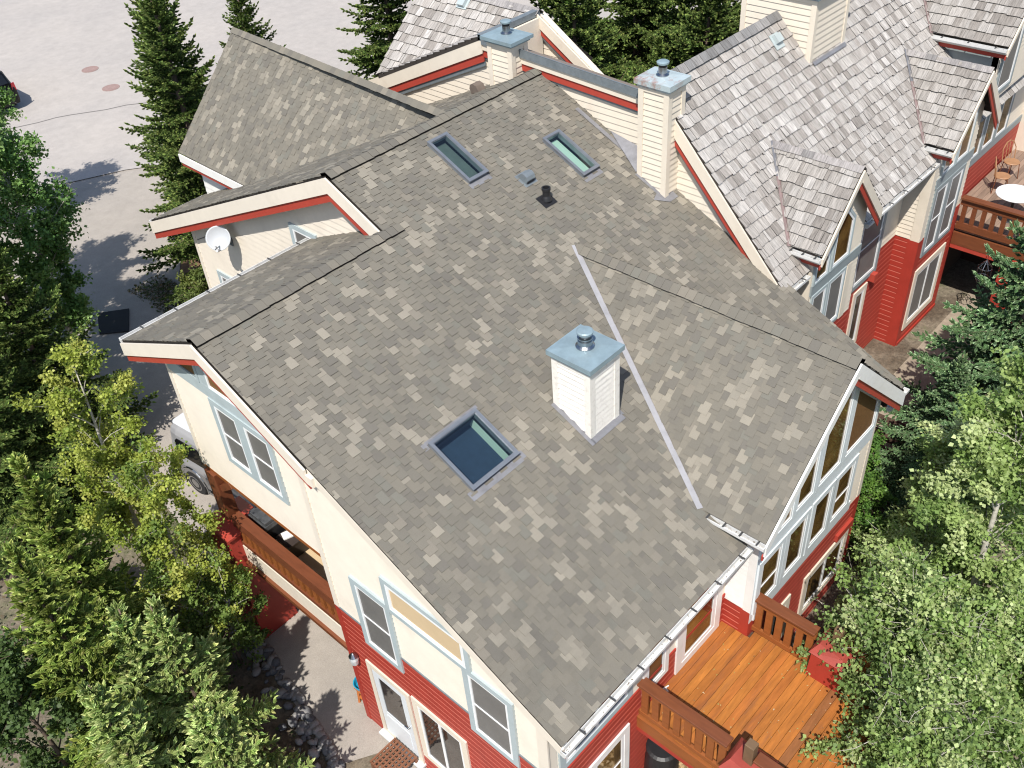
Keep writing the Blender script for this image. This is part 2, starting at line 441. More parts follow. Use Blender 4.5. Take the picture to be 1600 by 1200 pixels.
def siding(mb, polys, fr, e=.115, out=.018, m=0, lipm=0, bevel=0):
    """lap siding: every board leans out to a lip at its lower edge; with `bevel`, flat boards whose chamfered top edge catches the light"""
    for p in polys:
        lo = min(q[1] for q in p); hi = max(q[1] for q in p)
        k = math.floor(lo / e)
        while k * e < hi:
            b0, b1 = k * e, (k + 1) * e
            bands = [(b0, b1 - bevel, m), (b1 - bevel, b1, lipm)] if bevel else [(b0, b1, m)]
            for lo_, hi_, mi in bands:
                q = clip_half(clip_half(p, 0, -1, -lo_), 0, 1, hi_)
                if len(q) < 3 or abs(area(q)) < 1e-6: continue
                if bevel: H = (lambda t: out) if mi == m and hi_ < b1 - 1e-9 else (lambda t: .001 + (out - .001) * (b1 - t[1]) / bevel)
                else: H = lambda t: .001 + out * (1 - (t[1] - b0) / e)
                mb.poly([fr.P(t[0], t[1], H(t)) for t in q], mi)
                for i in range(len(q)):
                    a, b = q[i], q[(i + 1) % len(q)]
                    if abs(a[1] - b0) < 1e-6 and abs(b[1] - b0) < 1e-6:
                        mb.add([fr.P(a[0], a[1], H(a)), fr.P(a[0], a[1], 0), fr.P(b[0], b[1], 0), fr.P(b[0], b[1], H(b))], [(0, 1, 2, 3)], m)
            k += 1

def ring(mb, fr, outer, inner, h0, h1, m=0):
    outer = ccw(outer); inner = ccw(inner); n = len(outer)
    for i in range(n):
        j = (i + 1) % n
        mb.prism([fr.P(*outer[i], h0), fr.P(*outer[j], h0), fr.P(*inner[j], h0), fr.P(*inner[i], h0)], fr.n * (h1 - h0), m)

def window(parent, fr, poly, trim=.09, tmat='blue', sash=.04, smat='vinyl', gmat='screen', rail=None, mull=0, name='window', label=None, lift=0.0, pane_name='pane', td=.05):
    poly = ccw(poly)
    mid = inset(poly, trim) if trim else poly
    inn = inset(mid, sash)
    if trim:
        mb = MB(); ring(mb, fr, poly, mid, lift, lift + td)
        fo = mb.build(name, M[tmat], parent, label=label)
    mb = MB(); ring(mb, fr, mid, inn, lift + .004, lift + .042)
    xs = [p[0] for p in inn]; ys = [p[1] for p in inn]
    if rail is not None:
        y = min(ys) + (max(ys) - min(ys)) * rail
        mb.prism([fr.P(min(xs), y - .013, lift + .028), fr.P(max(xs), y - .013, lift + .028), fr.P(max(xs), y + .013, lift + .028), fr.P(min(xs), y + .013, lift + .028)], fr.n * .012)
    for i in range(mull):
        x = min(xs) + (max(xs) - min(xs)) * (i + 1) / (mull + 1)
        mb.prism([fr.P(x - .03, min(ys), lift + .028), fr.P(x + .03, min(ys), lift + .028), fr.P(x + .03, max(ys), lift + .028), fr.P(x - .03, max(ys), lift + .028)], fr.n * .014)
    if trim: mb.build('sash', M[smat], fo)
    else: fo = mb.build(name, M[smat], parent, label=label)
    mb = MB(); mb.prism([fr.P(a, b, lift + .006) for a, b in inn], fr.n * .020)
    mb.build(pane_name, M[gmat], fo)
    return fo

# ------------------------------------------------------------------ terrain
def sstep(a, b, x):
    t = np.clip((x - a) / (b - a), 0, 1); return t * t * (3 - 2 * t)
def gz(x, y):
    w = sstep(4.0, -3.0, y)
    wx = sstep(-14, 2, x)
    right = -8.12 + .052 * np.clip(x, -4, 15) * 1.0 - .0 * y
    left = -8.5 + .06 * np.clip(x - 9, 0, 12) * sstep(22, 6, y) 
    return left * (1 - w) + right * w
def gzs(x, y): return float(gz(np.float64(x), np.float64(y)))

def grid_sheet(name, xs, ys, zf, m, kind='structure', label=None, dz=0.0):
    X, Y = np.meshgrid(xs, ys, indexing='ij'); Z = zf(X, Y) + dz
    nx, ny = X.shape
    me = bpy.data.meshes.new(name)
    idx = np.arange(nx * ny).reshape(nx, ny)
    f = np.stack([idx[:-1, :-1], idx[1:, :-1], idx[1:, 1:], idx[:-1, 1:]], -1).reshape(-1, 4)
    me.from_pydata(np.stack([X, Y, Z], -1).reshape(-1, 3).tolist(), [], f.tolist())
    me.materials.append(m); me.polygons.foreach_set('use_smooth', [True] * len(f)); me.update()
    o = bpy.data.objects.new(name, me); COL.objects.link(o)
    return tag(o, label, None, None, kind)

def ground_material():
    g = NT('soil_and_grass')
    tc = g.n('ShaderNodeTexCoord')
    n1 = g.n('ShaderNodeTexNoise'); n1.inputs['Scale'].default_value = .55; n1.inputs['Detail'].default_value = 8; n1.inputs['Roughness'].default_value = .7
    n2 = g.n('ShaderNodeTexNoise'); n2.inputs['Scale'].default_value = 9; n2.inputs['Detail'].default_value = 6; n2.inputs['Roughness'].default_value = .75
    for n in (n1, n2): g.l(tc.outputs['Object'], n.inputs['Vector'])
    cr = g.n('ShaderNodeValToRGB'); e = cr.color_ramp.elements
    e[0].position = .36; e[0].color = (.10, .075, .05, 1); e[1].position = .64; e[1].color = (.085, .105, .035, 1)
    m = e.new(.5); m.color = (.20, .165, .12, 1)
    g.l(n1.outputs[0], cr.inputs[0])
    mr = g.n('ShaderNodeMapRange'); mr.inputs[1].default_value = .3; mr.inputs[2].default_value = .7; mr.inputs[3].default_value = .5; mr.inputs[4].default_value = 1.45
    g.l(n2.outputs[0], mr.inputs[0])
    sc = g.n('ShaderNodeVectorMath', operation='SCALE'); g.l(cr.outputs[0], sc.inputs[0]); g.l(mr.outputs[0], sc.inputs['Scale'])
    g.l(sc.outputs[0], g.b.inputs['Base Color']); g.b.inputs['Roughness'].default_value = .95
    bp = g.n('ShaderNodeBump'); bp.inputs['Strength'].default_value = .8; bp.inputs['Distance'].default_value = .05
    g.l(n2.outputs[0], bp.inputs['Height']); g.l(bp.outputs[0], g.b.inputs['Normal'])
    return g.m

def paving_material(name, base, warm, crack=True):
    g = NT(name)
    tc = g.n('ShaderNodeTexCoord')
    n1 = g.n('ShaderNodeTexNoise'); n1.inputs['Scale'].default_value = .22; n1.inputs['Detail'].default_value = 7; n1.inputs['Roughness'].default_value = .62
    n2 = g.n('ShaderNodeTexNoise'); n2.inputs['Scale'].default_value = 55; n2.inputs['Detail'].default_value = 3
    n3 = g.n('ShaderNodeTexNoise'); n3.inputs['Scale'].default_value = 2.4; n3.inputs['Detail'].default_value = 8; n3.inputs['Roughness'].default_value = .7
    for n in (n1, n2, n3): g.l(tc.outputs['Object'], n.inputs['Vector'])
    mx = g.n('ShaderNodeMix', data_type='RGBA'); mx.inputs['A'].default_value = (*base, 1); mx.inputs['B'].default_value = (*warm, 1)
    mr = g.n('ShaderNodeMapRange'); mr.inputs[1].default_value = .35; mr.inputs[2].default_value = .65
    g.l(n1.outputs[0], mr.inputs[0]); g.l(mr.outputs[0], mx.inputs['Factor'])
    a = g.n('ShaderNodeMapRange'); a.inputs[1].default_value = .3; a.inputs[2].default_value = .7; a.inputs[3].default_value = .86; a.inputs[4].default_value = 1.14
    g.l(n2.outputs[0], a.inputs[0])
    b = g.n('ShaderNodeMapRange'); b.inputs[1].default_value = .3; b.inputs[2].default_value = .7; b.inputs[3].default_value = .9; b.inputs[4].default_value = 1.08
    g.l(n3.outputs[0], b.inputs[0])
    mm = g.n('ShaderNodeMath', operation='MULTIPLY'); g.l(a.outputs[0], mm.inputs[0]); g.l(b.outputs[0], mm.inputs[1])
    sc = g.n('ShaderNodeVectorMath', operation='SCALE'); g.l(mx.outputs['Result'], sc.inputs[0]); g.l(mm.outputs[0], sc.inputs['Scale'])
    out = sc.outputs[0]
    if crack:
        vo = g.n('ShaderNodeTexVoronoi', feature='DISTANCE_TO_EDGE'); vo.inputs['Scale'].default_value = .16
        ad = g.n('ShaderNodeVectorMath', operation='ADD'); g.l(tc.outputs['Object'], ad.inputs[0]); g.l(n3.outputs[1], ad.inputs[1]); g.l(ad.outputs[0], vo.inputs['Vector'])
        lt = g.n('ShaderNodeMapRange'); lt.inputs[1].default_value = 0; lt.inputs[2].default_value = .006; lt.inputs[3].default_value = .55; lt.inputs[4].default_value = 1
        g.l(vo.outputs[0], lt.inputs[0])
        s2 = g.n('ShaderNodeVectorMath', operation='SCALE'); g.l(out, s2.inputs[0]); g.l(lt.outputs[0], s2.inputs['Scale']); out = s2.outputs[0]
    g.l(out, g.b.inputs['Base Color']); g.b.inputs['Roughness'].default_value = .9
    bp = g.n('ShaderNodeBump'); bp.inputs['Strength'].default_value = .3; bp.inputs['Distance'].default_value = .006
    g.l(n2.outputs[0], bp.inputs['Height']); g.l(bp.outputs[0], g.b.inputs['Normal'])
    return g.m

def lin(*a):
    r = []
    for s, e, n in a: r += list(np.linspace(s, e, n, endpoint=False))
    return np.array(r + [a[-1][1]])
ground = grid_sheet('ground', lin((-150, -16, 8), (-16, 40, 84), (40, 260, 10)), lin((-150, -20, 8), (-20, 30, 75), (30, 260, 12)), gz, ground_material())
M['road'] = paving_material('road_asphalt', (.385, .355, .330), (.425, .388, .355), crack=False)
M['drive'] = paving_material('driveway_paving', (.325, .294, .262), (.385, .345, .302), crack=False)
M['soil'] = ground_material()
def sheet_from_poly(name, poly, m, dz, step=1.2):
    """a paved sheet that follows the ground inside an outline"""
    xs = np.arange(min(p[0] for p in poly), max(p[0] for p in poly) + step, step); ys = np.arange(min(p[1] for p in poly), max(p[1] for p in poly) + step, step)
    mb = MB()
    tri = [ccw(t) for t in poly_tris(poly)]
    for x in xs[:-1]:
        for y in ys[:-1]:
            for t in tri:
                q = clip_convex([(x, y), (x + step, y), (x + step, y + step), (x, y + step)], t)
                if q: mb.poly([(a, b, gzs(a, b) + dz) for a, b in q])
    o = mb.build(name, m); return tag(o, None, None, None, 'structure')
def poly_tris(poly):
    from mathutils.geometry import tessellate_polygon
    r = tessellate_polygon([[Vector((p[0], p[1], 0)) for p in poly]])
    return [[poly[i] for i in t] for t in r]
sheet_from_poly('road', [(-8, 31), (3, 27.4), (9.8, 24.2), (11.7, 22.75), (14.5, 20.6), (26, 14), (60, 6), (120, 60), (60, 140), (-60, 110), (-40, 34)], M['road'], .03, 3.0)
sheet_from_poly('driveway', [(-.9, -2.2), (.2, -2.9), (6, -2.5), (7, 9), (6.2, 11.2), (5.9, 13.2), (6.6, 15.2), (8.2, 17.5), (10.5, 20.5), (13.2, 21.7), (9.8, 25.2), (3, 28.4), (-6, 30), (-4, 22), (1.0, 16), (1.2, 10), (.6, 5.5), (-.2, 2.2)], M['drive'], .015, .9)
# paler concrete gutter line where the driveway meets the road
sheet_from_poly('road_gutter', [(-4, 29.6), (3, 27.1), (9.7, 23.95), (11.5, 22.55), (14.3, 20.4), (14.6, 20.75), (11.8, 22.95), (9.95, 24.4), (3.1, 27.55), (-4, 30.05)], mat('gutter_concrete', (.40, .37, .345), .85, var=.08, scale=3), .05, 1.5)
mb = MB(); CR = [(4.5, 33.6), (7.9, 32.25), (9.77, 31.44), (10.5, 31.25), (11.04, 30.95), (12.27, 30.1), (13.1, 29.75), (14.6, 28.5)]
for p, q in zip(CR, CR[1:]):
    mb.add([(p[0], p[1], gzs(*p) + .036), (q[0], q[1], gzs(*q) + .036), (q[0] + .03, q[1] + .07, gzs(*q) + .036), (p[0] + .03, p[1] + .07, gzs(*p) + .036)], [(0, 1, 2, 3)])
tag(mb.build('road_crack', mat('tar_joint', (.17, .158, .15), .9)), None, None, None, 'structure')
sheet_from_poly('patio', [(-2.6, -2.9), (.1, -2.95), (.1, -6.9), (-2.6, -6.9)], M['drive'], .02, .8)
sheet_from_poly('path', [(10.9, -6.2), (13.6, -5.2), (19, -5.2), (19, -9), (13, -9.2), (12.2, -7.6), (10.6, -7.3)], mat('gravel_path', (.30, .25, .19), .95, var=.25, scale=9, dirt=(.17, .12, .08, .6), dscale=1.1, bump=.5, bscale=40), .02, .8)
sheet_from_poly('mulch_bed', [(4.9, 9.3), (6.2, 11.2), (5.9, 13.2), (6.6, 15.2), (8.6, 17.8), (12, 17), (12, 9)], mat('bark_mulch', (.19, .115, .065), .95, var=.5, scale=12, dirt=(.10, .12, .035, .8), dscale=1.6, bump=.8, bscale=30), .03, .8)

# ------------------------------------------------------------------ THE NEAR TOWNHOUSE (grey shingle roof)
T = .4735
house = thing('townhouse', 'near cream and red townhouse with mottled grey asphalt shingle roof', 'house', (0, 0, -8.3), 'attached townhouses')
SHM = [M['shingle'], M['shingle_edge']]
FM = Frame((0, -7, -7 * T), (1, 0, 0), (0, 1, T))
sl = math.sqrt(1 + T * T)
def m2(x, y): return (x, (y + 7) * sl)
A1 = [m2(0, -7), m2(4.34, -7), m2(4.34, 0), m2(0, 0)]
A1b = [m2(4.34, -7), m2(4.40, -7), m2(4.40, -6.28), m2(4.34, -6.17)]
A2 = [m2(4.34, -6.17), m2(6.55, -1.89), m2(6.55, 0), m2(4.34, 0)]
B1 = [m2(6.55, -1.89), m2(8.77, -6.17), m2(8.77, 0), m2(6.55, 0)]
C1 = [m2(8.77, -7.12), m2(9.44, -7.12), m2(9.44, 0), m2(8.77, 0)]
D1 = [m2(3.82, 0), m2(9.44, 0), m2(9.44, 1.39), m2(3.82, 1.39)]
SKY = dict(a=(1.62, 2.60, -3.97, -3.10), b=(5.86, 6.34, .03, 1.04), c=(7.90, 8.36, -.93, .06))
main = [A1, A1b, A2, B1, C1, D1]
cut = main
for x0, x1, y0, y1 in SKY.values():
    cut = minus_rect(cut, x0 + .05, x1 - .05, m2(0, y0 + .05)[1], m2(0, y1 - .05)[1])
def roof_part(fr, polys, seed, label=None, e=.14, th=.09, fullpolys=None):
    mb = MB(); slab(mb, polys, fr, th, 1, -.004)
    shingles(mb, polys, fr, e, seed)
    return mb.build('roof', SHM, house, label=label)
r_main = roof_part(FM, cut, 11)
# front wing back slope
TB = .451; TU = .457
FB = Frame((0, 2.78, -2.78 * TB), (-1, 0, 0), (0, -1, TB)); slb = math.sqrt(1 + TB * TB)
def b2(x, y): return (-x, (2.78 - y) * slb)
mb = MB(); P_ = [ccw([b2(0, 2.78), b2(4.15, 2.78), b2(4.15, 0), b2(0, 0)])]
slab(mb, P_, FB, .09, 1, -.004); shingles(mb, P_, FB, .14, 5, (-6, 2)); r_fb = mb.build('roof', SHM, house)
# upper back slope
FU = Frame((0, 9.08, .66 - TU * 7.69), (-1, 0, 0), (0, -1, TU)); slu = math.sqrt(1 + TU * TU)
def u2(x, y): return (-x, (9.08 - y) * slu)
P_ = [ccw(p) for p in ([u2(3.82, 1.39), u2(6.9, 1.39), u2(5.0, 6.2), u2(3.82, 6.2)], [u2(3.82, 6.2), u2(5.32, 6.2), u2(5.32, 9.08), u2(3.82, 9.08)], [u2(6.9, 1.39), u2(9.44, 1.39), u2(9.44, 7)])]
mb = MB(); slab(mb, P_, FU, .09, 1, -.004); shingles(mb, P_, FU, .14, 6, (-10, 0)); r_ub = mb.build('roof', SHM, house)
# far wing, slope towards the road
wa, wb, wc, wd = Vector((7.25, 9.1, .66)), Vector((5.03, 9.13, -1.60)), Vector((4.98, 6.1, -1.60)), Vector((6.80, 1.45, .65))
FWv = Frame(wb, wc - wb, (wa - wb), None); FWv.n = (wc - wb).cross(wa - wb).normalized(); FWv.v = FWv.n.cross(FWv.u)
P_ = [ccw([FWv.Q(q) for q in (wa, wb, wc, wd)])]
mb = MB(); slab(mb, P_, FWv, .09, 1, -.004); shingles(mb, P_, FWv, .14, 8, (-2, 10)); r_wing = mb.build('roof', SHM, house)
we, wf = Vector((9.3, 9.1, -1.5)), Vector((9.3, 6.6, -1.5))
we = wa + Vector((2.1, 0, -2.0)); wf = wd + Vector((2.1, 0, -2.0)); FW2 = Frame(wf, we - wf, wa - we); FW2.n = (we - wf).cross(wa - we).normalized(); FW2.v = FW2.n.cross(FW2.u)
P_ = [ccw([FW2.Q(q) for q in (wd, wf, we, wa)])]
mb = MB(); slab(mb, P_, FW2, .09, 1, -.004); shingles(mb, P_, FW2, .14, 9, (-6, 10)); mb.build('roof', SHM, house)
# cross gable
TG = .915; slg = math.sqrt(1 + TG * TG)
GX, GZ, GY = 6.55, -.895, -7.34
FL = Frame((4.30, 0, GZ - (GX - 4.30) * TG), (0, -1, 0), (1, 0, TG))
def l2(x, y): return (-y, (x - 4.30) * slg)
P_ = [ccw([l2(GX, -1.89), l2(4.30, -6.22), l2(4.30, GY), l2(GX, GY)])]
mb = MB(); slab(mb, P_, FL, .09, 1, -.004); shingles(mb, P_, FL, .14, 21, (1, 8)); r_gl = mb.build('roof', SHM, house)
FR = Frame((8.80, 0, GZ - (8.80 - GX) * TG), (0, 1, 0), (-1, 0, TG))
def r2(x, y): return (y, (8.80 - x) * slg)
P_ = [ccw([r2(GX, -1.89), r2(8.80, -6.22), r2(8.80, GY), r2(GX, GY)])]
mb = MB(); slab(mb, P_, FR, .09, 1, -.004); shingles(mb, P_, FR, .14, 22, (-8, -1)); mb.build('roof', SHM, house)

# ridge caps: folded overlapping shingles
def ridge(p, q, n1, n2, parent, w=.14, e=.16, mats=None, name='ridge_cap', seed=3, pal=None, lift=.048):
    rng = random.Random(seed); p = Vector(p); q = Vector(q); d = (q - p); L = d.length; d.normalize(); n1 = Vector(n1).normalized(); n2 = Vector(n2).normalized()
    s1 = n1.cross(d); s2 = n2.cross(d)
    if s1.z > 0: s1 = -s1
    if s2.z > 0: s2 = -s2
    mb = MB(); k = int(L / e)
    for i in range(k + 1):
        a = p + d * (i * e); b = p + d * min((i + 1) * e + .03, L)
        c = rng.choice(pal or PAL); up = Vector((0, 0, 1))
        h0 = lift + .016 + rng.uniform(0, .003); h1 = lift + .010
        ww = w + rng.uniform(-.006, .006)
        A = [a + up * h0, a + s1 * ww + n1 * h0, a + s2 * ww + n2 * h0, b + up * h1, b + s1 * ww + n1 * h1, b + s2 * ww + n2 * h1]
        mb.add(A, [(0, 3, 4, 1), (0, 2, 5, 3)], 0, c)
        G = [a, a + s1 * ww, a + s2 * ww]
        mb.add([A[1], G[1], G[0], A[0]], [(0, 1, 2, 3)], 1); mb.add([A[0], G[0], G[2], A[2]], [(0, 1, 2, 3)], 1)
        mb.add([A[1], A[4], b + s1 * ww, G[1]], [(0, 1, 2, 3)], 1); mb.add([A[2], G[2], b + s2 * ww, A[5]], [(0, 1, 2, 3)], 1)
    cap = mb.build(name, mats or [M['cap'], M['shingle_edge']], parent)
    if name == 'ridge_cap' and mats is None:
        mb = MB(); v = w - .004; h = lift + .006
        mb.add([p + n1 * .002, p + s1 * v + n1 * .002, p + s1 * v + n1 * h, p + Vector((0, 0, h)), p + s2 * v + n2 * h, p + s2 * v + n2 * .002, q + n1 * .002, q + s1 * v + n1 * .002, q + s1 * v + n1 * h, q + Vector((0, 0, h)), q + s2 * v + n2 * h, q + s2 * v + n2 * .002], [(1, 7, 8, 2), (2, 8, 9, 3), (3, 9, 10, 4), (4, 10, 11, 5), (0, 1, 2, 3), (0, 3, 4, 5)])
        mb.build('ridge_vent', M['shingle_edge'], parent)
    return cap
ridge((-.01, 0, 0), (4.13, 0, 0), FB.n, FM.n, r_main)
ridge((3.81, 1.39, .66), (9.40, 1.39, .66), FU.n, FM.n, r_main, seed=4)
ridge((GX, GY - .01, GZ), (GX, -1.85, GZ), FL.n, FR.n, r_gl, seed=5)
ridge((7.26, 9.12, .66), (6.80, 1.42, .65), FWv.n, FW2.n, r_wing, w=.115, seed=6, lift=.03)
# valley flashing: bent grey metal on the cross gable valley
mb = MB(); va = Vector((6.55, -1.89, GZ)); vb = Vector((4.32, -6.20, GZ - 2.23 * TG)); d = (vb - va).normalized()
ua = d.cross(FM.n).normalized(); ub = d.cross(FL.n).normalized()
if ua.x > 0: ua = -ua
if ub.x < 0: ub = -ub
for k in range(3):
    p = va.lerp(vb, k / 3); q = va.lerp(vb, (k + 1) / 3 + .004)
    hk = .026 + .003 * (k % 2)
    mb.add([p + FM.n * hk, q + FM.n * hk, q + ua * .11 + FM.n * hk, p + ua * .11 + FM.n * hk], [(0, 1, 2, 3)])
    mb.add([p + FM.n * hk, p + ub * .02 + FL.n * hk, q + ub * .02 + FL.n * hk, q + FM.n * hk], [(0, 1, 2, 3)])
mb.build('valley_flashing', M['valleymetal'], r_main)
# flashing beside the party wall and the little cricket behind the side chimney
mb = MB()
for (x0, x1, y0, y1) in ((9.17, 9.27, -1.0, .3), (8.90, 9.0, -2.12, -1.4)):
    mb.poly([FM.P(*m2(x0, y0), .03), FM.P(*m2(x1, y0), .03), FM.P(*m2(x1, y1), .03), FM.P(*m2(x0, y1), .03)])
mb.poly([(8.95, -1.40, -1.40 * T + .05), (9.36, -1.40, -.36), (9.36, -.45, -.45 * T + .05)])
mb.poly([(8.72, -2.0, -2.0 * T + .032), (8.98, -2.2, -2.2 * T + .032), (9.24, -2.2, -2.2 * T + .032), (9.24, -1.95, -1.95 * T + .05), (8.98, -1.9, -1.9 * T + .034)])
mb.build('step_flashing', M['flash'], r_main)

# fascia boards: cream board and red strip below it, along a rake or an eave
def fascia(p, q, out, parent, h=.27, rh=.14, th=.035, cm='cream', red=True, drop=.0, ret=True):
    p = Vector(p); q = Vector(q); out = Vector(out).normalized(); dn = Vector((0, 0, -1))
    mb = MB(); a = p + dn * drop; b = q + dn * drop
    mb.prism([a, b, b + dn * h, a + dn * h], out * th)
    f = mb.build('fascia', M[cm], parent)
    if red:
        mb = MB(); e = (q - p).normalized() * .03
        a = p + dn * (drop + h + .002) - out * .03; b = q + dn * (drop + h + .002) - out * .03
        mb.prism([a, b, b + dn * rh, a + dn * rh], out * .03); mb.build('trim_strip', M['redtrim'], f)
    return f
X0 = -.02
fascia((X0, 2.80, -2.80 * TB - .03), (X0, 0, -.03), (-1, 0, 0), house, .26)
fascia((X0, 0, -.03), (X0, -2.36, -2.36 * T - .03), (-1, 0, 0), house, .26)
fascia((.03, -2.36, -2.36 * T - .03), (.03, -7.02, -7.02 * T - .03), (-1, 0, 0), house, .20, .07)
fascia((3.80, 9.10, .66 - TU * 7.71 - .03), (3.80, 1.39, .63), (-1, 0, 0), house, .30, .17)
fascia((3.80, 1.39, .63), (3.80, -.12, -.12 * T - .03), (-1, 0, 0), house, .30, .17)
fascia((5.03, 9.13, -1.63), (4.99, 6.10, -1.63), (-1, -.02, 0), house, .20, .10, cm='white')
fascia((GX, GY - .0, GZ - .03), (4.28, GY, GZ - (GX - 4.28) * TG - .03), (0, -1, 0), house, .22, .10, cm='white')
fascia((GX, GY - .0, GZ - .03), (8.82, GY, GZ - (8.82 - GX) * TG - .03), (0, -1, 0), house, .29, .14, cm='white')
mb = MB(); mb.box((-.05, -2.36, -1.42), (.10, -2.50, -1.24)); mb.build('rake_return', M['cream'], house)

# gutters
def gutter(p, q, out, parent, w=.105, h=.10, mats=('gutter',), straps=7, debris=True, seed=1):
    p = Vector(p); q = Vector(q); d = (q - p).normalized(); out = Vector(out).normalized(); up = Vector((0, 0, 1)); L = (q - p).length
    mb = MB(); t = .012
    prof = [(0, 0), (0, -h), (w * .7, -h), (w, -h * .55), (w, 0), (w - t, 0), (w - t, -h * .5), (w * .68, -h + t), (t, -h + t), (t, 0)]
    for i in range(len(prof)):
        a = prof[i]; b = prof[(i + 1) % len(prof)]
        mb.add([p + out * a[0] + up * a[1], p + out * b[0] + up * b[1], q + out * b[0] + up * b[1], q + out * a[0] + up * a[1]], [(0, 1, 2, 3)])
    for e, s in ((p, -1), (q, 1)):
        mb.prism([e + out * 0, e + out * w, e + out * w - up * h * .55, e + out * w * .7 - up * h, e - up * h], d * .012 * s)
    g = mb.build('gutter', M['gutter'], parent)
    rng = random.Random(seed)
    for i in range(straps):
        c = p + d * (L * (i + .6) / straps); mb = MB(); mb.prism([c - d * .014 - out * .03 + up * .008, c + d * .014 - out * .03 + up * .008, c + d * .014 + out * (w + .004) + up * .006, c - d * .014 + out * (w + .004) + up * .006], up * .008); mb.build('bracket', M['strap'], g)
    if debris:
        mb = MB()
        for i in range(int(L * 14)):
            c = p + d * rng.uniform(0, L) + out * rng.uniform(.02, w - .03) - up * rng.uniform(.02, .06)
            r = rng.uniform(.005, .018); a = Vector((rng.uniform(-1, 1), rng.uniform(-1, 1), rng.uniform(-.3, .3))).normalized(); b = a.orthogonal().normalized()
            mb.poly([c + a * r, c + b * r * .6, c - a * r, c - b * r * .6])
        mb.build('leaf_debris', M['debris'], g)['kind'] = 'stuff'
    return g
ze = -7 * T
gutter((-.03, -7.0, ze - .035), (4.42, -7.0, ze - .035), (0, -1, 0), house, straps=7, seed=2)
gutter((4.32, -6.18, GZ - 2.25 * TG - .035), (4.32, GY - .01, GZ - 2.25 * TG - .035), (-1, 0, 0), house, straps=4, seed=3)
gutter((8.80, -7.12, ze - .10), (9.46, -7.12, ze - .10), (0, -1, 0), house, straps=1, seed=4)
gutter((0, 2.79, -2.80 * TB + .028), (4.1, 2.79, -2.80 * TB + .028), (0, 1, 0), house, w=.09, straps=6, debris=False)
gutter((3.82, 9.1, .66 - TU * 7.70 - .03), (5.3, 9.1, .66 - TU * 7.70 - .03), (0, 1, 0), house, w=.09, straps=2, debris=False)

# ---------------------------------------------- walls
def wall(parent, fr, poly, m, th=.16, e=.115, red=None, line='redline', label=None):
    """thick wall with lap siding; below the height `red` it is the red siding"""
    poly = ccw(poly); outs = []
    lab = label
    for lo, hi, mm in (((red, 99, m), (-99, red, 'red')) if red is not None else ((-99, 99, m),)):
        p = clip_half(clip_half(poly, 0, -1, -lo), 0, 1, hi)
        if len(p) < 3: continue
        mb = MB(); mb.prism([fr.P(a, b) for a, b in p], fr.n * -th)
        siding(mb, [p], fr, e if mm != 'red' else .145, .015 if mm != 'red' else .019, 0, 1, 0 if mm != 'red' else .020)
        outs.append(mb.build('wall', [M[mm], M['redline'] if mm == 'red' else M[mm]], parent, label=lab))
    return outs
def board(parent, fr, x0, x1, y0, y1, m, h=.03, h0=0.0, name='trim_board'):
    mb = MB(); mb.prism([fr.P(x0, y0, h0), fr.P(x1, y0, h0), fr.P(x1, y1, h0), fr.P(x0, y1, h0)], fr.n * h)
    return mb.build(name, M[m], parent)
FX = lambda x: Frame((x, 0, 0), (0, -1, 0), (0, 0, 1))
FY = lambda y: Frame((0, y, 0), (1, 0, 0), (0, 0, 1))
LB, LR = FX(.30), FX(.12)
# upper bay on the road side
bay = wall(house, LB, [(-2.02, -3.9), (1.9, -3.9), (1.9, -1.9 * T - .12), (0, -.12), (-2.02, -2.02 * TB - .12)], 'cream')[0]
board(bay, LB, -2.03, -1.93, -3.9, -2.02 * TB - .14, 'cream', .028, name='corner_board')
board(bay, LB, -2.03, 1.95, -3.98, -3.90, 'cedar', .02, name='soffit_edge')
board(house, LB, -1.95, 1.0, -1.62, -1.37, 'blue', .032)
window(house, LB, [(-1.80, -1.368), (-.86, -1.368), (-.86, -.78), (-1.80, -1.19)], .05, 'blue', .03, 'blue2', 'blind', label='small slanted gable window with brown blind')
board(house, LB, -.858, -.62, -1.368, -.5, 'blue', .03)
window(house, LB, [(-.61, -1.368), (.90, -1.368), (.90, -.88), (0, -.45), (-.61, -.72)], .03, 'blue', .05, 'vinyl', 'blind', label='peaked gable window with brown blind')
window(house, LB, [(-.74, -3.06), (.085, -3.06), (.085, -1.625), (-.74, -1.625)], .11, 'blue', .05, 'vinyl', 'screen', rail=.5)
window(house, LB, [(.087, -3.06), (.95, -3.06), (.95, -1.625), (.087, -1.625)], .11, 'blue', .05, 'vinyl', 'screen', rail=.5)
# right part of the road side
RB = -4.72
wr = wall(house, LR, [(1.86, -8.7), (6.62, -8.7), (6.62, -6.62 * T - .1), (1.86, -1.86 * T - .1)], 'cream', red=RB)
board(wr[0], LR, 1.85, 1.97, RB, -1.9 * T - .12, 'cream', .028, name='corner_board')
board(wr[1], LR, 1.85, 1.97, -8.7, RB, 'red', .028, name='corner_board')
for s0, s1 in ((1.98, 2.575), (3.525, 5.055), (6.055, 6.5)):
    board(wr[1], LR, s0, s1, RB - .05, RB - .0, 'redtrim', .03, name='belt_board')
for s0, s1 in ((1.98, 2.575), (3.525, 5.055), (6.055, 6.49)):
    board(wr[1], LR, s0, s1, RB + .001, RB + .025, 'flashdark', .034, name='drip_flashing')
board(ws[1] if False else wr[0], LR, 6.50, 6.64, RB, -3.26, 'cream', .028, name='corner_board')
window(house, LR, [(2.58, -5.12), (3.52, -5.12), (3.52, -3.40), (2.58, -3.40)], .11, 'blue', .045, 'vinyl', 'screen', rail=.5)
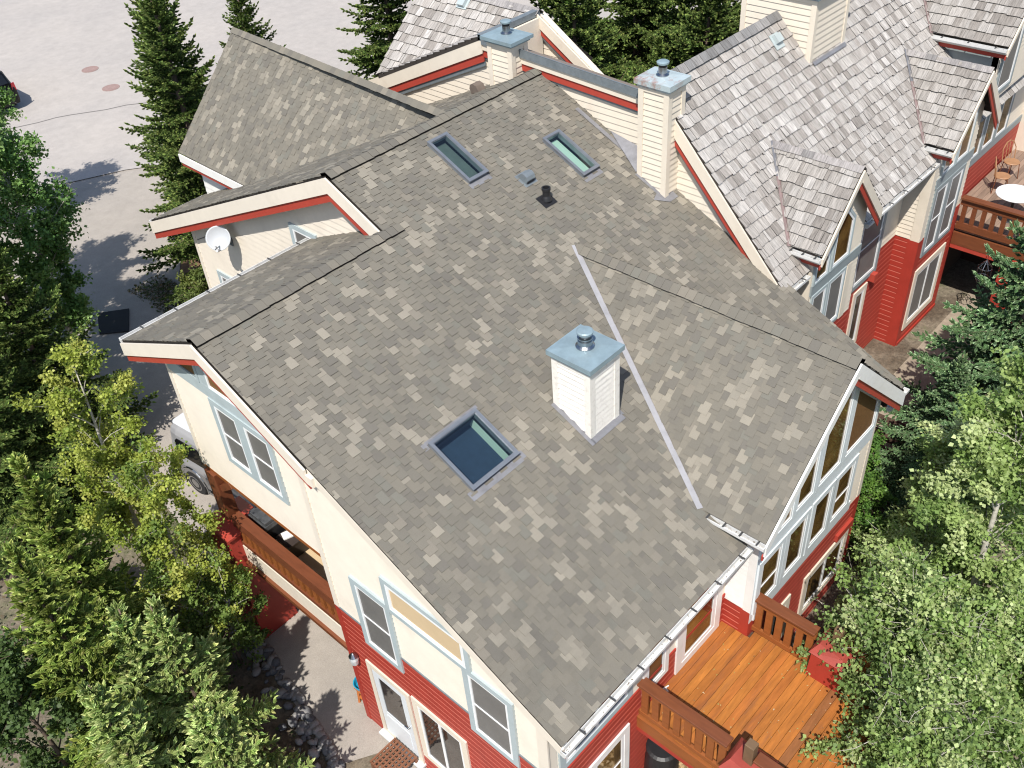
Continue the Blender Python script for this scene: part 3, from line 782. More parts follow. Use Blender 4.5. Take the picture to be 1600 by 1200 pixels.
window(house, LR, [(3.46, -3.50), (5.26, -3.50), (5.26, -2.72), (3.46, -2.72)], .09, 'blue', .07, 'vinyl', 'tan', label='long low transom window with tan blind', lift=.002)
window(house, LR, [(5.06, -5.08), (6.05, -5.08), (6.05, -3.42), (5.06, -3.42)], .11, 'blue', .045, 'vinyl', 'screen', rail=.5)
board(house, LR, 5.08, 5.24, -3.42, -3.0, 'blue', .032)
# garden door and the glazed panel beside it
def door(parent, fr, x0, x1, y0, y1, tm='cream2'):
    mb = MB(); ring(mb, fr, [(x0, y0), (x1, y0), (x1, y1), (x0, y1)], [(x0 + .1, y0 + .06), (x1 - .1, y0 + .06), (x1 - .1, y1 - .12), (x0 + .1, y1 - .12)], 0, .05)
    d = mb.build('door', M[tm], parent)
    mb = MB(); a, b, c, e = x0 + .12, x1 - .12, y0 + .07, y1 - .14
    ring(mb, fr, [(a, c), (b, c), (b, e), (a, e)], [(a + .14, c + .75), (b - .14, c + .75), (b - .14, e - .14), (a + .14, e - .14)], .004, .040)
    mb.prism([fr.P(a + .13, c + .12, .026), fr.P(b - .13, c + .12, .026), fr.P(b - .13, c + .66, .026), fr.P(a + .13, c + .66, .026)], fr.n * .022)
    mb.build('door_leaf', M['doorwhite'], d)
    mb = MB(); mb.prism([fr.P(a + .135, c + .745, .010), fr.P(b - .135, c + .745, .010), fr.P(b - .135, e - .135, .010), fr.P(a + .135, e - .135, .010)], fr.n * .018); mb.build('pane', M['glass'], d)
    mb = MB(); mb.tube([fr.P(b - .07, c + .95, .03), fr.P(b - .07, c + .95, .09)], .018, 8); mb.tube([fr.P(b - .07, c + .95, .085), fr.P(b - .16, c + .95, .085)], .012, 8); mb.build('handle', M['steel'], d)
    mb = MB(); mb.prism([fr.P(x0 - .02, y0 - .05), fr.P(x1 + .02, y0 - .05), fr.P(x1 + .02, y0), fr.P(x0 - .02, y0)], fr.n * .16); mb.build('sill', M['palewhite'], d)
    return d
door(house, LR, 2.40, 3.50, -7.95, -5.78)
window(house, LR, [(3.56, -7.55), (4.85, -7.55), (4.85, -5.72), (3.56, -5.72)], .13, 'cream2', .05, 'vinyl', 'glass', mull=1)
# small lantern on the red corner
mb = MB(); c = LR.P(2.12, -5.95); mb.lathe(c + Vector((-.10, 0, -.12)), [(.03, -.02), (.07, 0), (.085, .12), (.07, .2), (.03, .23), (.01, .26)], 12); lan = mb.build('wall_lantern', M['lampglass'], house)
mb = MB(); mb.bar(c, c + Vector((-.11, 0, .12)), .03, .03); mb.lathe(c + Vector((-.10, 0, .08)), [(.085, 0), (.03, .06), (.005, .08)], 12); mb.build('lantern_cap', M['steel'], lan)

# side facing the garden
SY = FY(-6.60)
ws = wall(house, SY, [(.10, -8.7), (4.62, -8.7), (4.62, -6.6 * T - .11), (.10, -6.6 * T - .11)], 'cream', red=-5.05)
board(ws[1], SY, .10, 4.6, -5.05, -4.98, 'red', .03, name='belt_board')
board(ws[1], SY, .08, .22, -8.7, -5.1, 'red', .03, name='corner_board')
window(house, SY, [(.32, -4.86), (2.0, -4.86), (2.0, -3.55), (.32, -3.55)], .12, 'blue', .05, 'vinyl', 'glass', mull=1)
window(house, SY, [(.95, -7.30), (1.95, -7.30), (1.95, -5.60), (.95, -5.60)], .13, 'white', .06, 'vinyl', 'glassbrown', rail=.5, mull=0)
window(house, SY, [(2.28, -5.30), (2.95, -5.30), (2.95, -3.8), (2.28, -3.8)], .10, 'white', .05, 'vinyl', 'glass')
window(house, SY, [(3.18, -5.70), (4.45, -5.70), (4.45, -3.62), (3.18, -3.62)], .16, 'white', .09, 'vinyl', 'glassbrown', label='white framed deck door with brown screen', name='door')
# cross gable walls
GB = -5.38
GF = FY(-7.10)
def gtop(x): return GZ - abs(x - GX) * TG - .13
wg = wall(house, GF, [(4.60, -8.2), (8.45, -8.2), (8.45, gtop(8.45)), (GX, gtop(GX)), (4.60, gtop(4.60))], 'cream', red=GB)
wl = wall(house, FX(4.60), [(6.58, -8.2), (7.10, -8.2), (7.10, gtop(4.6)), (6.58, gtop(4.6))], 'white', red=-5.10)
mb = MB(); mb.box((8.29, -6.9, -8.2), (8.45, -3.0, gtop(8.45))); mb.box((8.45, -6.70, -8.0), (9.3, -6.54, ze)); mb.build('wall', M['cream'], house)
board(wl[0], FX(4.60), 6.98, 7.115, -5.10, gtop(4.6), 'white', .02, name='corner_board')
board(wl[1], FX(4.60), 6.94, 7.115, -8.2, -5.10, 'red', .02, name='corner_board')
board(wg[1], GF, 4.585, 4.78, -8.2, GB, 'red', .02, name='corner_board')
board(wg[0], GF, 4.585, 4.70, GB, gtop(4.7), 'palewhite', .02, name='corner_board')
board(wg[0], GF, 8.34, 8.46, GB, gtop(8.46), 'cream', .02, name='corner_board')
board(wg[1], GF, 8.30, 8.46, -8.2, GB, 'red', .02, name='corner_board')
board(wg[1], GF, 7.66, 8.26, -6.02, -5.86, 'redtrim', .08, name='belt_board')
board(house, GF, 4.62, 8.36, -3.88, -3.58, 'palewhite', .03)
board(house, GF, 4.70, 8.0, -5.40, -5.18, 'palewhite', .04)
for i, (a, b) in enumerate(((4.72, 5.36), (5.55, 6.16), (6.39, 7.0), (7.17, 7.80))):
    window(house, GF, [(a - .09, -5.18), (b + .09, -5.18), (b + .09, -3.884), (a - .09, -3.884)], .10, 'palewhite', .055, 'vinyl', 'glassbrown', rail=.42 if i in (0, 3) else None)
def sl_win(a, b, z0, gm, nm=None, off=.34, trim=.08):
    pa = [(a, z0), (b, z0), (b, gtop(b) - off + .13), (a, gtop(a) - off + .13)]
    if a < GX < b: pa.insert(3, (GX, gtop(GX) - off + .13))
    window(house, GF, pa, trim, 'palewhite', .05, 'vinyl', gm, label=nm)
sl_win(4.84, 5.55, -3.576, 'glassbrown', 'small triangular gable pane', off=.30, trim=.03)
sl_win(5.556, 6.26, -3.576, 'glassbrown')
sl_win(6.266, 7.16, -3.576, 'glassbrown')
sl_win(7.166, 8.34, -3.576, 'blind', 'slanted gable window with woven brown blind', off=.30)
window(house, GF, [(6.56, -7.28), (8.22, -7.28), (8.22, -6.08), (6.56, -6.08)], .14, 'cream2', .05, 'vinyl', 'glassbrown', mull=1)
window(house, GF, [(5.35, -7.2), (6.05, -7.2), (6.05, -6.0), (5.35, -6.0)], .14, 'cream2', .05, 'vinyl', 'glass')
# upper gable wall with the dish, far wing walls, closing walls
GW = FX(4.12)
wu = wall(house, GW, [(-7.75, -9.2), (-.2, -9.2), (-.2, -.2 * T - .1), (-.2, -.2), (-1.39, .66 - .12), (-7.75, .66 - TU * 6.36 - .12)][:2] + [(.3, -9.2), (.3, -.3 * T - .12), (-1.39, .66 - .12), (-7.75, .66 - TU * 6.36 - .12)], 'cream', e=.14)
board(wu[0], GW, -7.77, -7.66, -9.2, -2.5, 'cream', .028, name='corner_board')
window(house, GW, [(-3.42, -2.6), (-2.55, -2.6), (-2.55, -1.08), (-3.42, -1.08)], .1, 'blue', .045, 'vinyl', 'screen')
window(house, GW, [(-7.05, -4.9), (-6.25, -4.9), (-6.25, -3.6), (-7.05, -3.6)], .1, 'blue', .045, 'vinyl', 'screen')
wall(house, FX(5.30), [(-8.85, -9.2), (-6.0, -9.2), (-6.0, -1.75), (-8.85, -1.75)], 'white', e=.14)
mb = MB()
mb.prism([(5.3, 8.85, -9.2), (9.3, 8.85, -9.2), (9.3, 8.85, -1.6), (7.2, 8.85, .5), (5.3, 8.85, -1.75)], (0, -.16, 0))
mb.prism([(4.12, 7.74, -9.2), (5.3, 7.74, -9.2), (5.3, 7.74, -2.4), (4.12, 7.74, -2.4)], (0, -.16, 0))
mb.prism([(.3, 2.02, -3.9), (4.1, 2.02, -3.9), (4.1, 2.02, -1.05), (.3, 2.02, -1.05)], (0, -.16, 0))
mb.prism([(2.9, 2.0, -9.0), (4.1, 2.0, -9.0), (4.1, 2.0, -3.9), (2.9, 2.0, -3.9)], (0, -.16, 0))
mb.prism([(2.9, 2.0, -9.0), (2.9, -1.86, -9.0), (2.9, -1.86, -3.9), (2.9, 2.0, -3.9)], (.16, 0, 0))
mb.prism([(.28, -1.86, -8.7), (2.9, -1.86, -8.7), (2.9, -1.86, -3.9), (.28, -1.86, -3.9)], (0, -.16, 0))
mb.build('wall', M['cream2'], house)
# balcony under the bay
mb = MB(); mb.box((.34, -1.85, -6.02), (2.9, 1.98, -5.86)); bal = mb.build('balcony', M['tan'], house)
mb = MB(); mb.box((.2, -1.86, -6.12), (.33, 1.55, -5.68)); mb.build('edge_beam', M['cream2'], bal)
mb = MB(); mb.box((.14, -1.86, -6.20), (.2, 1.55, -6.10)); mb.build('edge_beam', M['cedardark'], bal)
mb = MB(); mb.box((.20, -1.86, -5.0), (.40, 1.45, -4.93)); mb.build('handrail', M['cedarred'], bal)
mb = MB(); mb.box((.205, -1.86, -5.19), (.245, 1.45, -5.003)); mb.build('rail_board', M['cedarred'], bal)
mb = MB(); mb.box((.205, -1.86, -5.64), (.30, 1.45, -5.55)); mb.build('rail_board', M['cedarred'], bal)
for i in range(16):
    y = -1.75 + i * .2
    mb = MB(); mb.box((.225, y - .055, -5.55), (.265, y + .055, -5.19)); mb.build('baluster', M['cedar'], bal)
mb = MB(); mb.box((.30, -1.85, -3.97), (2.9, 2.0, -3.905)); mb.build('soffit', M['cedar'], bal)
# timber post and its battered red pier
mb = MB(); mb.box((.22, 1.60, -5.18), (.46, 1.92, -3.97)); mb.bar((.33, 1.62, -4.35), (.33, 1.15, -3.98), .12, .14); post = mb.build('corner_post', M['cedarred'], house, bevel=.01)
def pier(parent, cx, cy, z0, z1, w0, w1, m='red', cap=True):
    mb = MB()
    b = [(cx - w0, cy - w0, z0), (cx + w0, cy - w0, z0), (cx + w0, cy + w0, z0), (cx - w0, cy + w0, z0)]; t = [(cx - w1, cy - w1, z1), (cx + w1, cy - w1, z1), (cx + w1, cy + w1, z1), (cx - w1, cy + w1, z1)]
    n = 1
    for k in range(n):
        a = k / n; c = (k + 1) / n; L_ = lambda f, e=0: [Vector(p).lerp(Vector(q), f) for p, q in zip(b, t)]
        lo = [Vector((cx, cy, 0)) + (Vector((p.x - cx, p.y - cy, 0)) * 1.0) + Vector((0, 0, p.z)) for p in L_(a)]; hi = L_(c)
        mb.add(lo + hi, [(i, (i + 1) % 4, 4 + (i + 1) % 4, 4 + i) for i in range(4)] + [(3, 2, 1, 0), (4, 5, 6, 7)])
    p = mb.build('pier', M[m], parent)
    if cap:
        mb = MB(); e = w1 + .06
        mb.box((cx - e, cy - e, z1), (cx + e, cy + e, z1 + .05))
        q = w1 * .45
        mb.add([(cx - e, cy - e, z1 + .05), (cx + e, cy - e, z1 + .05), (cx + e, cy + e, z1 + .05), (cx - e, cy + e, z1 + .05), (cx - q, cy - q, z1 + .17), (cx + q, cy - q, z1 + .17), (cx + q, cy + q, z1 + .17), (cx - q, cy + q, z1 + .17)],
               [(0, 1, 5, 4), (1, 2, 6, 5), (2, 3, 7, 6), (3, 0, 4, 7), (4, 5, 6, 7)])
        mb.build('pier_cap', M['redtrim'], p)
    return p
pier(house, .36, 1.74, -9.0, -5.36, .46, .37)

# ---------------------------------------------- chimney, skylights, vents
def chimney(parent, x0, x1, y0, y1, zb, zt, m, capm, e=.10, out=.017, flue=True, cap=(.085, .09), faces='LF', label=None):
    mb = MB()
    mb.box((x0, y0, zb), (x1, y1, zt))
    fl = Frame((x0, 0, 0), (0, -1, 0), (0, 0, 1)); ff = Frame((0, y0, 0), (1, 0, 0), (0, 0, 1))
    fb = Frame((x1, 0, 0), (0, 1, 0), (0, 0, 1)); fk = Frame((0, y1, 0), (-1, 0, 0), (0, 0, 1))
    for fr, a, b in ((fl, -y1, -y0), (ff, x0, x1), (fb, y0, y1), (fk, -x1, -x0)):
        siding(mb, [[(a, zb), (b, zb), (b, zt), (a, zt)]], fr, e, out)
    ch = mb.build('chimney', M[m], parent, label=label)
    mb = MB(); w = .085
    for fr, a, b in ((fl, -y1, -y0), (ff, x0, x1), (fb, y0, y1), (fk, -x1, -x0)):
        for s0, s1 in ((a, a + w), (b - w, b + .030)):
            mb.prism([fr.P(s0, zb, 0), fr.P(s1, zb, 0), fr.P(s1, zt - .01, 0), fr.P(s0, zt - .01, 0)], fr.n * .030)
        mb.prism([fr.P(a + w, zt - .13, 0), fr.P(b - w, zt - .13, 0), fr.P(b - w, zt - .01, 0), fr.P(a + w, zt - .01, 0)], fr.n * .028)
    mb.build('corner_board', M[m], ch)
    c0, c1 = cap
    mb = MB(); mb.box((x0 - c0, y0 - c0, zt), (x1 + c0, y1 + c0, zt + c1))
    mb.box((x0 - c0 * .55, y0 - c0 * .55, zt - .05), (x1 + c0 * .55, y1 + c0 * .55, zt - .002))
    zc = zt + c1; i = .02; X0_, X1_, Y0_, Y1_ = x0 - c0 + i, x1 + c0 - i, y0 - c0 + i, y1 + c0 - i; mx, my = (x0 + x1) / 2, (y0 + y1) / 2
    mb.add([(X0_, Y0_, zc), (X1_, Y0_, zc), (X1_, Y1_, zc), (X0_, Y1_, zc), (mx - .12, my - .12, zc + .035), (mx + .12, my - .12, zc + .035), (mx + .12, my + .12, zc + .035), (mx - .12, my + .12, zc + .035)],
           [(0, 1, 5, 4), (1, 2, 6, 5), (2, 3, 7, 6), (3, 0, 4, 7), (4, 5, 6, 7)])
    mb.build('chimney_cap', M[capm], ch)
    if flue:
        mb = MB(); b = (mx + .0, my, zc + .02)
        if flue == 1:
            mb.lathe(b, [(.15, 0), (.15, .03), (.115, .06), (.115, .13), (.095, .14), (.095, .165), (.12, .17), (.12, .19), (.09, .2), (.09, .23)], 28)
        else:
            mb.lathe(b, [(.12, 0), (.12, .03), (.08, .06), (.08, .17), (.065, .18), (.065, .2)], 24)
        f = mb.build('flue', M['steel'], ch, smooth=False)
        mb = MB(); h = .23 if flue == 1 else .2
        mb.lathe(b, [(.08, h - .02), (.08, h + .03)], 24); mb.build('flue', M['black'], ch)
        mb = MB(); mb.lathe(b, [(.125 if flue == 1 else .11, h + .025), (.13 if flue == 1 else .115, h + .06), (.11 if flue == 1 else .09, h + .075), (.02, h + .085)], 28); mb.build('flue_cap', M['metal'], ch)
    return ch
chm = chimney(house, 3.78, 4.44, -4.44, -3.74, -2.6, -.76, 'peel', 'metal', e=.105, out=.026, label='peeling white louvred chimney with blue grey cap')
mb = MB()
zz = lambda x, y, h=.034: (x, y, y * T + h)
mb.poly([zz(3.74, -4.56), zz(4.52, -4.56), zz(4.52, -4.44), zz(3.74, -4.44)]); mb.poly([zz(4.46, -4.44), zz(4.56, -4.5), zz(4.56, -3.7), zz(4.46, -3.7)]); mb.poly([zz(3.68, -4.56), zz(3.77, -4.56), zz(3.77, -3.72), zz(3.68, -3.72)])
mb.build('base_flashing', M['flash'], chm)

def skylight(parent, x0, x1, y0, y1, depth, floor, wide=False):
    fr = FM; w0, w1 = m2(0, y0)[1], m2(0, y1)[1]
    mb = MB(); o = [(x0, w0), (x1, w0), (x1, w1), (x0, w1)]; i1 = [(x0 + .055, w0 + .06), (x1 - .055, w0 + .06), (x1 - .055, w1 - .055), (x0 + .055, w1 - .055)]
    ring(mb, fr, o, i1, -.02, .085)
    o2 = [(x0 - .012, w0 - .014), (x1 + .012, w0 - .014), (x1 + .012, w1 + .012), (x0 - .012, w1 + .012)]; i2 = [(x0 + .045, w0 + .05), (x1 - .045, w0 + .05), (x1 - .045, w1 - .045), (x0 + .045, w1 - .045)]
    ring(mb, fr, o2, i2, .086, .105)
    s = mb.build('skylight', M['skyframe'], parent)
    a = [(x0 - .02, w0 - .13), (x1 + .02, w0 - .13), (x1 + .02, w0 - .005), (x0 - .02, w0 - .005)]
    mb = MB(); mb.prism([fr.P(*p, .016) for p in a], fr.n * .006); mb.build('apron_flashing', M['flash'], s)
    if wide:
        for q in ([(x0 - .09, w0 - .13), (x0 - .021, w0 - .13), (x0 - .021, w0 + .02), (x0 - .09, w0 + .02)], [(x1 + .021, w0 - .10), (x1 + .1, w0 - .10), (x1 + .1, w0 + .03), (x1 + .021, w0 + .03)], [(x0 - .1, w1 - .06), (x0 - .013, w1 - .06), (x0 - .013, w1 + .06), (x0 - .1, w1 + .06)], [(x0 - .02, w1 + .013), (x1 + .09, w1 + .013), (x1 + .09, w1 + .07), (x0 - .02, w1 + .07)]):
            mb = MB(); mb.prism([fr.P(*p, .017) for p in q], fr.n * .006); mb.build('side_flashing', M['flash'], s)
    mb = MB(); mb.poly([fr.P(*p, .080) for p in i1]); mb.build('glass', M['skyglass'], s)
    # light shaft below the glass
    e = [(x0 + .05, w0 + .055), (x1 - .05, w0 + .055), (x1 - .05, w1 - .05), (x0 + .05, w1 - .05)]
    mb = MB(); top = [fr.P(*p, .07) for p in e]; bot = [fr.P(*p, .07 - depth) for p in e]
    for k in range(4):
        j = (k + 1) % 4; mb.add([top[k], top[j], bot[j], bot[k]], [(0, 1, 2, 3)], 0 if k == 1 else 2)  # sunlit wall alone gets pale paint; shade on the other three is painted
    mb.add(bot, [(0, 1, 2, 3)], 1)
    mb.build('light_shaft', [M['shaft'], M[floor], M['shaftnavy']], s)
    return s
skylight(house, *SKY['a'], .36, 'shaftnavy', True)
skylight(house, *SKY['b'], .16, 'shaftdark')
skylight(house, *SKY['c'], .16, 'shaft')
mb = MB(); c = FU.P(*u2(8.75, 2.55), .02); u = FU.u; v = FU.v; n = FU.n
mb.prism([c + v * a + n * b - u * .11 for a, b in ((-.12, 0), (-.12, .12), (-.06, .19), (.02, .19), (.10, .12), (.12, 0))], u * .22); mb.build('roof_vent', mat('brown_vent', (.15, .12, .10), .7, var=.2), house, label='brown hooded vent on the far slope')
# box vent with a rounded hood, and the black pipe vent on its flange
mb = MB(); c = FM.P(*m2(6.90, -.40), .018); u = FM.u; v = FM.v; n = FM.n
mb.prism([c - u * .16 - v * .17, c + u * .16 - v * .17, c + u * .16 + v * .15, c - u * .16 + v * .15], n * .006)
prof = [(-.11, .0), (-.12, .08), (-.07, .135), (.0, .15), (.07, .12), (.12, .01)]
mb.prism([c + v * a + n * (b + .006) - u * .11 for a, b in prof], u * .22)
rv = mb.build('roof_vent', M['flashdark'], house)
mb = MB(); mb.prism([c - v * .123 + n * .012 - u * .09, c - v * .123 + n * .012 + u * .09, c - v * .128 + n * .075 + u * .09, c - v * .128 + n * .075 - u * .09], -v * .004); mb.build('vent_mouth', M['black'], rv)
mb = MB(); c = FM.P(*m2(6.86, -.93), .02)
mb.prism([c - u * .17 - v * .15, c + u * .15 - v * .15, c + u * .15 + v * .13, c - u * .17 + v * .13], n * .006); mb.lathe(c, [(.105, 0), (.085, .06), (.07, .09), (.07, .20), (.085, .20), (.085, .25), (.06, .25), (.055, .10)], 18)
mb.build('pipe_vent', M['black'], house)

# ---------------------------------------------- garden deck
DZ = -5.72
deckx0, deckx1, decky0, decky1 = 2.22, 4.78, -9.9, -6.62
rng = random.Random(4)
mb = MB(); y = decky1
while y > decky0:
    w = .138; j_ = rng.uniform(.84, 1.1); c = (.36 * j_, .130 * j_ * rng.uniform(.92, 1.06), .027 * j_)
    if rng.random() < .12: c = (.28 * rng.uniform(.9, 1.1), .10, .035)
    xe = 4.59 if y - w > -7.12 else deckx1
    if y > -7.12 and y - w < -7.10: xe = deckx1 if y < -7.11 else 4.59
    mb.box((deckx0, y - w + .006, DZ - .035), (xe, y, DZ), 0, c); y -= w
for k in range(1):
    pass
deck = mb.build('deck', M['cedardeck'], house)
mb = MB(); rl = random.Random(77)
for i in range(90):
    x = rl.uniform(2.4, 4.5); y = rl.uniform(-9.6, -6.8); a = rl.uniform(0, 6.28); r = rl.uniform(.008, .022); h = DZ + .006 + rl.random() * .006
    mb.add([(x + r * math.cos(a), y + r * math.sin(a), h), (x - r * .5 * math.sin(a), y + r * .5 * math.cos(a), h + .004), (x - r * math.cos(a), y - r * math.sin(a), h), (x + r * .5 * math.sin(a), y - r * .5 * math.cos(a), h + .004)], [(0, 1, 2, 3)], 0, rl.choice([(.45, .33, .15), (.30, .30, .10), (.5, .42, .28), (.2, .12, .06)]))
mb.build('fallen_leaves', M['straw'], deck)['kind'] = 'stuff'
mb = MB(); mb.box((deckx0 + .03, decky0 + .03, DZ - .25), (deckx1 - .03, decky1, DZ - .037)); mb.build('deck_frame', M['timber'], deck)
mb = MB(); mb.box((deckx0 - .05, -8.15, DZ - .26), (deckx0, decky1, DZ + .02)); mb.build('edge_beam', M['cedar'], deck)
mb = MB(); mb.box((deckx0 - .052, -8.15, DZ - .36), (deckx0 + .1, decky1, DZ - .262)); mb.build('edge_beam', M['red'], deck)
def railing(x, ya, yb, dz, outer, n, dark='cedardark'):
    mb = MB(); mb.box((x - .10, ya, dz + .90), (x + .10, yb, dz + .945)); mb.build('handrail', M[dark], deck, bevel=.008)
    mb = MB(); mb.box((x - .03, ya, dz + .74), (x + .03, yb, dz + .897)); mb.build('rail_board', M['cedar'], deck)
    mb = MB(); mb.box((x - .03, ya, dz + .06), (x + .03, yb, dz + .16)); mb.build('rail_board', M['cedar'], deck)
    for i in range(n):
        y = ya + (yb - ya) * (i + .5) / n
        mb = MB(); mb.box((x - .018, y - .06, dz + .16), (x + .018, y + .06, dz + .74)); mb.build('baluster', M['cedar'], deck)
railing(2.24, -8.22, -6.62, DZ, -1, 8)
railing(4.74, -8.22, -7.12, DZ, 1, 6)
for px in (2.30, 4.86):
    p = pier(deck, px, -8.52, -8.2, DZ + .60, .38, .27, cap=False)
    mb = MB(); z1 = DZ + .60; e = .31; q = .20
    mb.add([(px - e, -8.52 - e, z1), (px + e, -8.52 - e, z1), (px + e, -8.52 + e, z1), (px - e, -8.52 + e, z1), (px - q, -8.52 - q, z1 + .13), (px + q, -8.52 - q, z1 + .13), (px + q, -8.52 + q, z1 + .13), (px - q, -8.52 + q, z1 + .2)],
           [(0, 1, 5, 4), (1, 2, 6, 5), (2, 3, 7, 6), (3, 0, 4, 7), (4, 5, 6, 7), (3, 2, 1, 0)])
    mb.build('pier_cap', M['redfade'], deck)
    mb = MB(); mb.box((px - .075, -8.595, z1 + .1), (px + .075, -8.445, z1 + .56)); mb.build('newel_post', M['brownpost'], deck, bevel=.008)
    mb = MB(); mb.box((px - .10 , -9.9, DZ + .90), (px + .10, -8.62, DZ + .945)); mb.build('handrail', M['cedardark'], deck, bevel=.008)
    mb = MB(); mb.box((px - .03, -9.9, DZ + .1), (px + .03, -8.9, DZ + .85)); mb.build('rail_board', M['cedar'], deck)

# ------------------------------------------------------------------ THE NEIGHBOURING TOWNHOUSE (cedar shake roof)
nb = thing('townhouse', 'neighbouring cream and red townhouse with weathered cedar shake roof and dormers', 'house', (9.4, -3, -7.0), 'attached townhouses')
SKX = [M['shake_x'], M['shake_edge']]; SKYM = [M['shake_y'], M['shake_edge']]
TN = 1.085; NRY, NRZ = -1.55, 1.11; NEY = -4.64; NEZ = NRZ + (NEY - NRY) * TN
sn = math.sqrt(1 + TN * TN)
FN = Frame((0, NEY, NEZ), (1, 0, 0), (0, 1, TN))
def n2(x, y): return (x, (y - NEY) * sn)
NX1 = 23.0
def nz(y): return NRZ + (y - NRY) * TN
# dormers: (ridge x, half width, ridge z from the slope, front y)
DORM = [(11.22, 1.17, -.446, -4.92), (16.90, 1.25, -.46, -5.00), (19.72, 1.50, 1.245, -4.80)]
TD = 1.13
mb = MB(); slab(mb, [[n2(9.24, NEY), n2(NX1, NEY), n2(NX1, NRY), n2(9.24, NRY)]], FN, .10, 1, -.006)
shakes(mb, [[n2(9.24, NEY), n2(NX1, NEY), n2(NX1, NRY), n2(9.24, NRY)]], FN, .235, 31, (9.0, NX1))
nroof = mb.build('roof', SKX, nb)
mb = MB(); fk = Frame((0, 1.2, -.5), (-1, 0, 0), (0, -2.75, 1.61)); hl = math.hypot(2.75, 1.61)
# north slope of the front volume
FNB = Frame((0, -.2, NRZ - 1.35 * TN), (-1, 0, 0), (0, -1, TN))
P_ = [ccw([(-9.46, 0), (-NX1, 0), (-NX1, 1.35 * sn), (-9.46, 1.35 * sn)])]
slab(mb, P_, FNB, .10, 1, -.006); shakes(mb, P_, FNB, .235, 32, (-NX1, -9)); mb.build('roof', SKX, nb)
ridge((9.22, NRY, NRZ), (13.50, NRY, NRZ), FNB.n, FN.n, nroof, w=.15, e=.24, mats=[M['shake_x'], M['shake_edge']], pal=[(.22, .215, .21), (.27, .26, .25), (.18, .175, .17)], seed=9)
for i, (rx, hw, rz, fy) in enumerate(DORM):
    sd = math.sqrt(1 + TD * TD); yb = NRY + (rz - NRZ) / TN; ez = rz - hw * TD; ye = NRY + (ez - NRZ) / TN
    for sgn in (-1, 1):
        if sgn < 0: fr = Frame((rx - hw, 0, ez), (0, -1, 0), (1, 0, TD)); conv = lambda x, y: (-y, (x - (rx - hw)) * sd)
        else: fr = Frame((rx + hw, 0, ez), (0, 1, 0), (-1, 0, TD)); conv = lambda x, y: (y, ((rx + hw) - x) * sd)
        P_ = [ccw([conv(rx, yb), conv(rx + sgn * hw, ye), conv(rx + sgn * hw, fy), conv(rx, fy)])]
        mb = MB(); slab(mb, P_, fr, .07, 1, -.006); shakes(mb, P_, fr, .225, 40 + i * 2 + sgn, (2, 6) if sgn < 0 else (-6, -2), dark=.82)  # dormer shakes toned darker in colour for their shaded angle
        dr = mb.build('roof', SKYM, nb)
        if sgn < 0:
            nL = fr.n; vf = (Vector((rx, yb, rz)), Vector((rx - hw, ye, ez)), fr)
            keep = dr
    ridge((rx, fy - .01, rz), (rx, yb, rz), nL, Vector((-nL.x, nL.y, nL.z)), keep, w=.11, e=.25, mats=[M['shake_y'], M['shake_edge']], pal=[(.25, .235, .23), (.31, .29, .28), (.21, .20, .195)], seed=12 + i, lift=.03)
    # valley metal, rusty towards the bottom
    mb = MB(); p, q, fr = vf; d = (q - p).normalized(); ua = d.cross(FN.n); ua = ua if ua.x < 0 else -ua; ub = d.cross(fr.n); ub = ub if ub.x > 0 else -ub
    for a, b, mi in ((0, .35, 0), (.35, 1.02, 1)):
        A = p.lerp(q, a); B = p.lerp(q, b); hh = .04
        mb.add([A + FN.n * hh, B + FN.n * hh, B + ua * .07 + FN.n * hh, A + ua * .07 + FN.n * hh], [(0, 1, 2, 3)], mi)
        mb.add([A + FN.n * hh, A + ub * .06 + fr.n * hh, B + ub * .06 + fr.n * hh, B + FN.n * hh], [(0, 1, 2, 3)], mi)
    mb.build('valley_flashing', [M['flash'], mat('weathered_valley', (.27, .20, .19), .8, var=.3, scale=5)], keep)
    fascia((rx, fy, rz - .03), (rx - hw - .02, fy, ez - .05), (0, -1, 0), nb, .16, .08, cm='cream2')
    fascia((rx, fy, rz - .03), (rx + hw + .02, fy, ez - .05), (0, -1, 0), nb, .26, .15, cm='cream2')
    gutter((rx - hw - .01, ye + .05, ez - .04), (rx - hw - .01, fy + .01, ez - .04), (-1, 0, 0), nb, w=.10, straps=3, seed=20 + i)
    fascia((rx - hw + .03, ye + .05, ez - .10), (rx - hw + .03, fy + .02, ez - .10), (-1, 0, 0), nb, .08, .10, cm='cream2')
gutter((9.22, NEY, NEZ - .03), (10.05, NEY, NEZ - .03), (0, -1, 0), nb, straps=2, seed=31)
gutter((12.42, NEY, NEZ - .03), (15.72, NEY, NEZ - .03), (0, -1, 0), nb, straps=5, seed=32)
mb = MB(); mb.tube([(9.30, NEY - .08, NEZ - .12), (9.20, NEY - .05, NEZ - .28), (9.24, NEY + .12, NEZ - .42)], .04, 8); mb.build('downspout', M['gutter'], nb)
